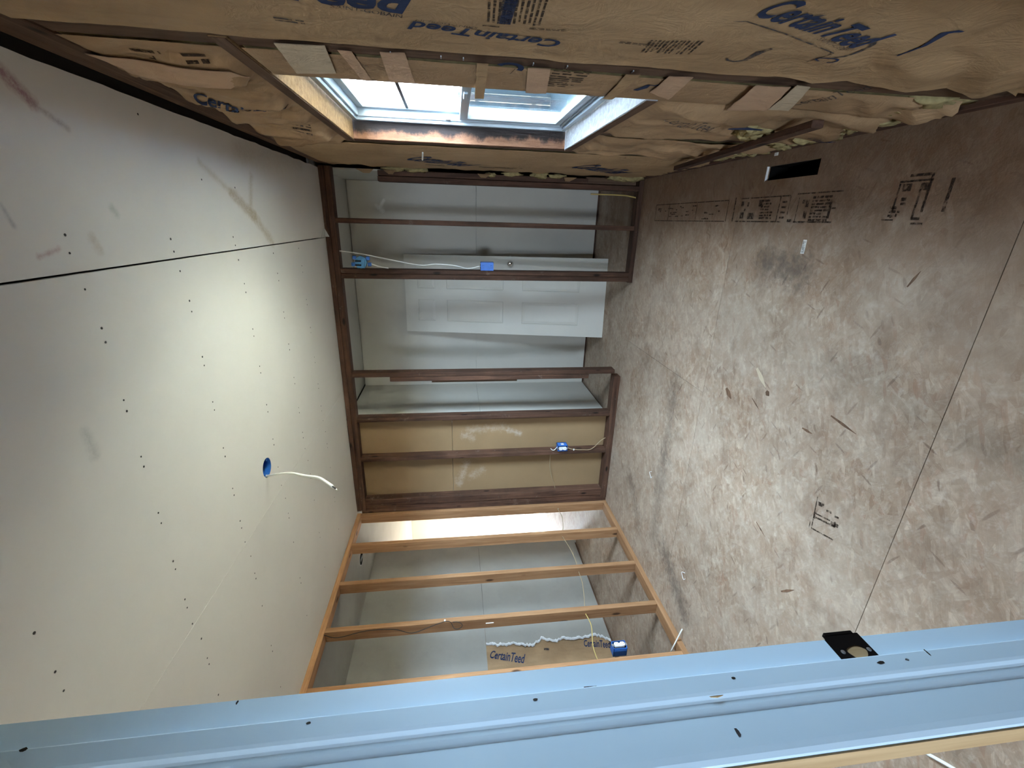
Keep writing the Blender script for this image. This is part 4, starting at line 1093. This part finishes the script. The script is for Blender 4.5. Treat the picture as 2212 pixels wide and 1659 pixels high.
# ---- door slab leaning against the back wall
dr = empty('interior_door', (1.925, 0.64, 0), label='white six-panel door slab leaning against the back wall', cat='door')
DW, DH, DT = 0.775, 2.03, 0.035
lean = math.asin((1.085 - 0.035 - 0.615) / DH) * 0.93
MD = Matrix.Translation((1.543, 0.605, 0.001)) @ Matrix.Rotation(math.radians(3.2), 4, 'Z') @ Matrix.Rotation(-lean, 4, 'X')
cols = [(0.115, 0.335), (0.445, 0.660)]
rws = [(0.255, 0.83), (1.02, 1.60), (1.72, 1.90)]
def dbox(mb, x0, x1, z0, z1, y0=0.0, y1=DT): return mb.box((x0, y0, z0), (x1, y1, z1))
mb = MB()
dbox(mb, 0, 0.115, 0, DH); dbox(mb, 0.660, DW, 0, DH); dbox(mb, 0.335, 0.445, 0, DH)
for x0, x1 in cols:
    zs = [0] + [z for r_ in rws for z in r_] + [DH]
    for k in range(0, len(zs), 2): dbox(mb, x0, x1, zs[k], zs[k + 1])
    dbox(mb, x0, x1, 0.01, DH - 0.01, 0.010, DT - 0.002)
mb.xf(MD).mk('slab', 'door_paint', dr)
for x0, x1 in cols:
    for z0, z1 in rws:
        m2 = MB()
        a, b, c_ = 0.012, 0.03, 0.0
        P = lambda e, y: [(x0 + e, y, z0 + e), (x1 - e, y, z0 + e), (x1 - e, y, z1 - e), (x0 + e, y, z1 - e)]
        vv = P(0.0, 0.0095) + P(0.008, 0.006) + P(0.030, 0.0025)
        m2.add(vv, [(0, 1, 5, 4), (1, 2, 6, 5), (2, 3, 7, 6), (3, 0, 4, 7), (4, 5, 9, 8), (5, 6, 10, 9), (6, 7, 11, 10), (7, 4, 8, 11), (8, 9, 10, 11), (3, 2, 1, 0)])
        m2.xf(MD).mk('panel', 'door_paint', dr)
kn = MB().lathe([(0.030, 0.0), (0.031, -0.003), (0.012, -0.010), (0.010, -0.030), (0.018, -0.036), (0.026, -0.046), (0.027, -0.054), (0.022, -0.062), (0.010, -0.066)], (0.705, 0.0, 0.955), (0, 1, 0), 24)
kn.xf(MD).mk('knob', 'chrome', dr, True, label='round chrome knob')
MB().box((DW - 0.001, 0.006, 0.93), (DW + 0.0015, 0.029, 0.985)).box((DW, 0.012, 0.95), (DW + 0.009, 0.023, 0.965)).xf(MD).mk('latch', 'chrome', dr)

# ---- electrical
cb = empty('ceiling_box', (BX, BY, H), label='round blue electrical box recessed in the ceiling', cat='electrical box')
mb = MB(); n = 32; r0 = BR - 0.0015
vv = [(BX + r0 * math.cos(2 * math.pi * k / n), BY + r0 * math.sin(2 * math.pi * k / n), z) for z in (H + 0.001, H + 0.045) for k in range(n)]
mb.add(vv, [(k, n + k, n + (k + 1) % n, (k + 1) % n) for k in range(n)] + [tuple(range(n, 2 * n))])
mb.mk('box_shell', 'blue', cb, True)
for a in (0.6, 0.6 + math.pi):
    MB().lathe([(0.006, 0), (0.006, 0.03)], (BX + 0.038 * math.cos(a), BY + 0.038 * math.sin(a), H + 0.006), (0, 0, 1), 10).mk('screw_post', 'blue', cb)
cc = empty('ceiling_cable', (1.40, -1.57, 2.13), label='white cable hanging out of the round ceiling box', cat='cable')
MB().tube([(1.404, -1.568, 2.478)] + [(1.403, -1.566, 2.442), (1.452, -1.634, 2.361), (1.53, -1.76, 2.249), (1.616, -1.929, 2.123), (1.694, -2.074, 2.022), (1.732, -2.165, 1.967), (1.769, -2.255, 1.917)], 0.0056, 10, 5).mk('sheath', 'cable_white', cc, True)
MB().tube([(1.769, -2.255, 1.917), (1.7819, -2.2865, 1.8995)], 0.0026, 6, 0).mk('black_conductor', 'cable_black', cc)
MB().tube([(1.765, -2.253, 1.9140000000000001), (1.7759, -2.2865, 1.8945)], 0.0018, 6, 0).mk('white_conductor', 'cable_white', cc)

fb = empty('fan_box', (2.30, 0.03, 2.2), label='light blue round box high on the double stud', cat='electrical box')
mb = MB().lathe([(0.046, 0), (0.048, 0.004), (0.048, 0.040), (0.040, 0.050)], (2.305, 0.012, 2.205), (0, 1, 0), 8)
mb.mk('box_shell', 'blue_light', fb)
MB().bbox((2.262, 0.004, 2.175), (2.335, 0.014, 2.235), 0.002).mk('face_plate', 'blue_light', fb)
for z, x in ((2.262, 2.29), (2.14, 2.29), (2.15, 2.335), (2.25, 2.34)):
    MB().bbox((x - 0.014, 0.008, z - 0.014), (x + 0.014, 0.03, z + 0.014), 0.003).mk('tab', 'blue', fb)
for x in (2.285, 2.315):
    MB().bbox((x - 0.005, 0.0005, 2.20), (x + 0.005, 0.006, 2.245), 0.001).mk('slot', 'dark_void', fb)

sb = empty('switch_box', (2.29, 0.02, 1.17), label='blue switch box on the double stud near the leaning door', cat='electrical box')
mb = MB(); x0, x1, z0, z1 = 2.2585, 2.322, 1.176, 1.279
mb.box((x0, -0.008, z0), (x0 + 0.003, 0.06, z1)).box((x1 - 0.003, -0.008, z0), (x1, 0.06, z1)).box((x0, -0.008, z0), (x1, 0.06, z0 + 0.003)).box((x0, -0.008, z1 - 0.003), (x1, 0.06, z1)).box((x0, -0.004, z0), (x1, 0.0, z1))
mb.mk('box_shell', 'blue', sb)
for z in (z0 + 0.018, z1 - 0.018):
    MB().bbox((x0 + 0.022, -0.011, z - 0.007), (x1 - 0.022, -0.004, z + 0.007), 0.001).mk('screw_post', 'blue', sb)
for x in (x0 + 0.014, x0 + 0.036):
    MB().box((x, 0.004, z1), (x + 0.012, 0.02, z1 + 0.003)).mk('knockout', 'dark_void', sb)
MB().tube([(2.385, 0.03, 2.357), (2.372, 0.028, 2.234), (2.336, 0.03, 2.029), (2.290, 0.03, 1.765), (2.299, 0.03, 1.638), (2.291, 0.032, 1.492), (2.270, 0.035, 1.40), (2.272, 0.03, 1.353), (2.288, 0.03, 1.284)], 0.0042, 8, 5).mk('switch_cable', 'cable_white', None, True, label='white cable running down to the blue switch box', cat='cable')
MB().tube([(2.300, 0.02, 2.153), (2.296, 0.024, 2.135), (2.273, 0.03, 2.068), (2.262, 0.035, 2.0)], 0.0045, 8, 4).mk('fan_box_cable', 'cable_white', None, True, label='short white cable leaving the light blue fan box', cat='cable')

def receptacle(par, org, face, side, up=(0, 0, 1)):
    """duplex receptacle built in a frame: face = outward, side = right"""
    f3, s3, u3 = Vector(face), Vector(side), Vector(up); o3 = Vector(org)
    M4 = Matrix.Identity(4)
    for i in range(3): M4[i][0], M4[i][1], M4[i][2], M4[i][3] = s3[i], f3[i], u3[i], o3[i]
    mb = MB()
    for zc in (-0.0195, 0.0195):
        pts = []
        for k in range(20):
            a = 2 * math.pi * k / 20; pts.append((max(-0.0145, min(0.0145, 0.0172 * math.cos(a))), -0.006, zc + 0.0172 * math.sin(a)))
        mb.prism(pts, (0, 0.012, 0))
    mb.box((-0.011, -0.02, -0.034), (0.011, 0.0005, 0.034))
    body = mb.xf(M4).mk('receptacle', 'receptacle', par, label='white duplex receptacle')
    for zc in (-0.0195, 0.0195):
        MB().box((-0.007, 0.006, zc - 0.001), (-0.0052, 0.0064, zc + 0.008)).box((0.0052, 0.006, zc - 0.001), (0.007, 0.0064, zc + 0.007)).box((-0.002, 0.006, zc - 0.010), (0.002, 0.0064, zc - 0.006)).xf(M4).mk('slot', 'dark_void', body)
    MB().lathe([(0.003, 0), (0.0025, 0.001)], (0, 0.0005, 0), (0, 1, 0), 10).xf(M4).mk('centre_screw', 'steel', body)
    MB().box((-0.009, -0.003, -0.052), (0.009, -0.0015, 0.052)).xf(M4).mk('yoke', 'steel', par)
def outlet(name, org, face, side, label, dark_face=True):
    f3, s3, o3 = Vector(face), Vector(side), Vector(org)
    e = empty(name, tuple(o3 - Vector((0, 0, 0.05))), label=label, cat='outlet')
    M4 = Matrix.Identity(4)
    for i in range(3): M4[i][0], M4[i][1], M4[i][2], M4[i][3] = s3[i], f3[i], (0, 0, 1)[i], o3[i]
    mb = MB(); a, b = 0.029, 0.047; t = 0.003
    mb.box((-a, -0.07, -b), (-a + t, 0, b)).box((a - t, -0.07, -b), (a, 0, b)).box((-a, -0.07, -b), (a, 0, -b + t)).box((-a, -0.07, b - t), (a, 0, b)).box((-a, -0.07, -b), (a, -0.066, b))
    mb.xf(M4).mk('box_shell', 'blue', e)
    MB().box((-a + t, -0.02, -b + t), (a - t, -0.0185, b - t)).xf(M4).mk('box_shade_sheet', 'dark_void', e)  # flat dark sheet in place of the shaded box inside
    receptacle(e, tuple(o3 + f3 * 0.002), face, side)
    return e, M4
# on the second dark stud: box hangs on the window side of the stud, facing the camera
e1, M1 = outlet('wall_outlet', (0.620, -0.012, 0.494), (0, -1, 0), (1, 0, 0), 'blue outlet box with white receptacle on a dark stud')
MB().box((0.0292, -0.048, -0.016), (0.0296, -0.018, 0.012)).xf(M1).mk('sticker', 'paper_white', e1, label='white sticker on the side of the box')
e2, M2 = outlet('wall_outlet', (0.004, -1.588, 0.440), (1, 0, 0), (0, 1, 0), 'blue outlet box with white receptacle beside the white jamb')
MB().tube([(0.602, 0.030, 0.601), (0.598, 0.008, 0.592), (0.603, -0.004, 0.575), (0.614, 0.008, 0.555), (0.620, 0.02, 0.541)], 0.0035, 8, 5).mk('outlet_cable', 'cable_white', None, True, label='short white cable loop above the dark-stud outlet', cat='cable')
lc = empty('outlet_feed_cable', (0.6, 0.02, 0.1), label='cream cable from the dark-stud outlet down to the bottom plate', cat='cable')
MB().tube([(0.620, 0.02, 0.447), (0.606, 0.004, 0.417), (0.597, -0.004, 0.36), (0.592, -0.004, 0.28), (0.592, -0.002, 0.223), (0.615, 0.01, 0.175), (0.664, 0.03, 0.114), (0.69, 0.045, 0.06)], 0.0038, 8, 5).mk('sheath', 'cable_tan', lc, True)
MB().box((0.5915, -0.008, 0.378), (0.6075, -0.0005, 0.388)).mk('cable_staple', 'cable_white', lc)
MB().tube([(0.588, 0.04, 0.603), (0.516, 0.04, 0.601), (0.385, 0.04, 0.594), (0.28, 0.04, 0.57), (0.196, 0.04, 0.540), (0.142, 0.04, 0.527)], 0.0033, 8, 5).mk('bay_cable', 'cable_tan', None, True, label='cream cable crossing the last brown-backed bay of the dark wall', cat='cable')
ys = [(0.066, 0.53, 0.02), (0.02, 0.522, -0.03), (-0.044, 0.50, -0.04), (-0.054, 0.508, -0.04), (-0.16, 0.490, -0.05), (-0.268, 0.507, -0.045), (-0.36, 0.53, -0.04), (-0.41, 0.552, -0.04)]
MB().tube([(x, y, z) for (y, z, x) in ys], 0.0028, 8, 5).mk('stud_cable', 'cable_tan', None, True, label='cream cable sagging between the corner stud and the next pine stud', cat='cable')
MB().tube([(-0.04, y, z) for y, z in ((-0.452, 0.556), (-0.55, 0.535), (-0.66, 0.52), (-0.77, 0.515), (-0.842, 0.522))], 0.0028, 8, 5).mk('stud_cable', 'cable_tan', None, True, label='cream cable between the second and third pine studs', cat='cable')
MB().tube([(-0.04, y, z) for y, z in ((-0.883, 0.522), (-1.0, 0.525), (-1.12, 0.545), (-1.253, 0.578))], 0.0028, 8, 5).mk('stud_cable', 'cable_tan', None, True, label='cream cable between the third and fourth pine studs', cat='cable')
MB().tube([(-0.035, y, z) for y, z in ((-1.294, 0.583), (-1.384, 0.570), (-1.46, 0.585), (-1.543, 0.605), (-1.621, 0.608), (-1.668, 0.60))], 0.0034, 8, 5).mk('stud_cable', 'cable_yellow', None, True, label='yellowish cable just above the jamb-side outlet', cat='cable')
bc = empty('loose_black_wire', (0, -1.34, 1.5), label='thin loose black wire curling down a pine stud', cat='wire')
MB().tube([(0.006, y, z) for y, z in ((-1.315, 2.40), (-1.345, 2.303), (-1.312, 2.131), (-1.318, 1.946), (-1.359, 1.818), (-1.322, 1.696), (-1.291, 1.602), (-1.300, 1.56), (-1.352, 1.535), (-1.358, 1.50), (-1.333, 1.478), (-1.304, 1.506), (-1.300, 1.545))], 0.0022, 6, 6).mk('wire', 'cable_black', bc, True)
MB().bbox((0.0005, -1.290, 1.594), (0.010, -1.276, 1.604), 0.001).mk('wire_clip', 'cable_white', bc)
MB().bbox((0.0, -1.334, 1.26), (0.004, -1.328, 1.315), 0.001).mk('paper_strip', 'paper_white', None, label='thin white strip stuck on a pine stud below the black wire', cat='strip')
MB().tube([(2.853, 0.05, 0.41), (2.853, 0.05, 0.33), (2.853, 0.048, 0.22), (2.851, 0.046, 0.13), (2.844, 0.044, 0.075), (2.838, 0.04, 0.04)], 0.0055, 8, 5).mk('corner_cable', 'cable_yellow', None, True, label='yellow cable low in the far corner beside the window wall', cat='cable')
MB().tube([(0.098, -1.592, 0.012), (0.0, -1.60, 0.043), (-0.085, -1.607, 0.070)], 0.0042, 8, 3).mk('cable_offcut', 'cable_white', None, True, label='white cable offcut across the pine bottom plate by the jamb', cat='cable')
MB().tube([(1.066, -2.876, 0.006), (1.09, -2.91, 0.006), (1.118, -2.955, 0.006), (1.13, -2.99, 0.006)], 0.0055, 8, 4).mk('cable_offcut', 'cable_white', None, True, label='white cable offcut on the floor behind the jamb', cat='cable')

# ---- recessed round fitting in the hall ceiling
cl = empty('recessed_can', (-0.68, 0.164, 2.50), label='round grey recessed light can in the hall ceiling', cat='light')
MB().lathe([(0.072, -0.003), (0.075, -0.001), (0.070, 0.0)], (-0.68, 0.164, 2.5), (0, 0, 1), 28).mk('rim', 'steel', cl)
MB().lathe([(0.064, -0.0045), (0.064, -0.003)], (-0.68, 0.164, 2.5), (0, 0, 1), 28).mk('can_mouth', 'dark_void', cl)  # flat dark disc in place of the shaded can opening
for dx in (-0.012, 0.0, 0.012):
    MB().box((-0.68 + dx - 0.003, 0.125, 2.4935), (-0.68 + dx + 0.003, 0.20, 2.4953)).mk('bracket', 'steel', cl)

# ---- floor register hole
du = empty('duct_boot', (2.883, -1.62, -0.2), label='open dark floor duct along the window wall', cat='duct')
hx0, hy0, hx1, hy1 = HOLE
mb = MB()
mb.box((hx0 - 0.002, hy0, -0.22), (hx0 - 0.0005, hy1, -0.0185)).box((hx1 + 0.0005, hy0, -0.22), (hx1 + 0.002, hy1, -0.0185)).box((hx0, hy0 - 0.002, -0.22), (hx1, hy0 - 0.0005, -0.0185)).box((hx0, hy1 + 0.0005, -0.22), (hx1, hy1 + 0.002, -0.0185)).box((hx0, hy0, -0.222), (hx1, hy1, -0.22))
mb.mk('boot', 'dark_void', du)
MB().box((hx0 - 0.003, hy1 - 0.0035, -0.010), (hx1, hy1 - 0.0005, 0.0008)).mk('flange', 'paper_white', du, label='pale bent flange at one end of the duct')

# ---- small things lying on the floor
lab = empty('floor_label', (2.57, -1.81, 0), label='small white printed label stuck on the floor', cat='label')
MB().box((2.541, -1.819, 0.0002), (2.598, -1.799, 0.001)).mk('label_paper', 'paper_white', lab)
g = words_geo(4, 0.048, 0.0042, rp, 0.6)
mk('label_print', [(2.545 + p[0], -1.803 + p[1] * 1.0, 0.0013) for p in g[0]], g[1], 'ink_brown', lab)
def scrap(pts, label):
    m_ = MB(); m_.tube([(x, y, 0.003 + z) for x, y, z in pts], 0.0022, 6, 4)
    m_.mk('paper_scrap', 'paper_white', None, True, label=label, cat='scrap')
scrap([(0.85, -0.835, 0), (0.835, -0.815, 0.006), (0.81, -0.825, 0), (0.80, -0.845, 0.004), (0.815, -0.85, 0)], 'tiny curl of white scrap on the floor near the dark stud wall')
scrap([(0.475, -1.485, 0), (0.46, -1.46, 0.007), (0.435, -1.465, 0.002), (0.425, -1.49, 0.004), (0.44, -1.50, 0)], 'tiny curl of white scrap on the floor near the pine studs')
MB().bbox((2.955, -1.515, 0.0), (2.969, -1.49, 0.002), 0.0006).mk('paper_scrap', 'paper_white', None, label='tiny white chip on the floor beside the duct', cat='scrap')

# ================================================================== OUTDOORS (seen through the window)
MB().box((-40, -40, -0.75), (60, 60, -0.65)).mk('ground', 'grass', kind='structure', label='pale gravel yard outside')
MB().bbox((3.13, -0.5, -0.65), (7.0, 7.0, -0.60), 0.02).mk('added_dark_bed', 'fence', kind='structure', label='dark bed added along the outside wall to dim the ground')  # bed added to darken the ground seen below the sash
fe = empty('board_fence', (6.0, 7.0, -0.65), label='dark board fence added to dim the view through the lower window sash', cat='fence')  # fence added as a dim backdrop for the lower sash
first = None
for k in range(44):
    x = 3.25 + k * 0.142
    if first is None:
        first = MB().box((x, 7.0, -0.65), (x + 0.134, 7.02, 1.32)).mk('board', 'fence', fe)
    else:
        o = first.copy(); COL.objects.link(o); o.parent = fe
        o.location = Vector((x + 0.067, 7.01 + 0.006 * (k % 2), -0.65)) - ORG[fe.name]
        o.scale = (1, 1, 1 + 0.012 * math.sin(k * 2.7))
for x in (4.3, 6.7, 9.1):
    MB().box((x, 6.9, -0.65), (x + 0.1, 6.995, 1.45)).mk('post', 'shed_white', fe)
for z in (-0.3, 0.9):
    MB().box((3.25, 7.028, z), (9.4, 7.07, z + 0.09)).mk('rail', 'fence', fe)
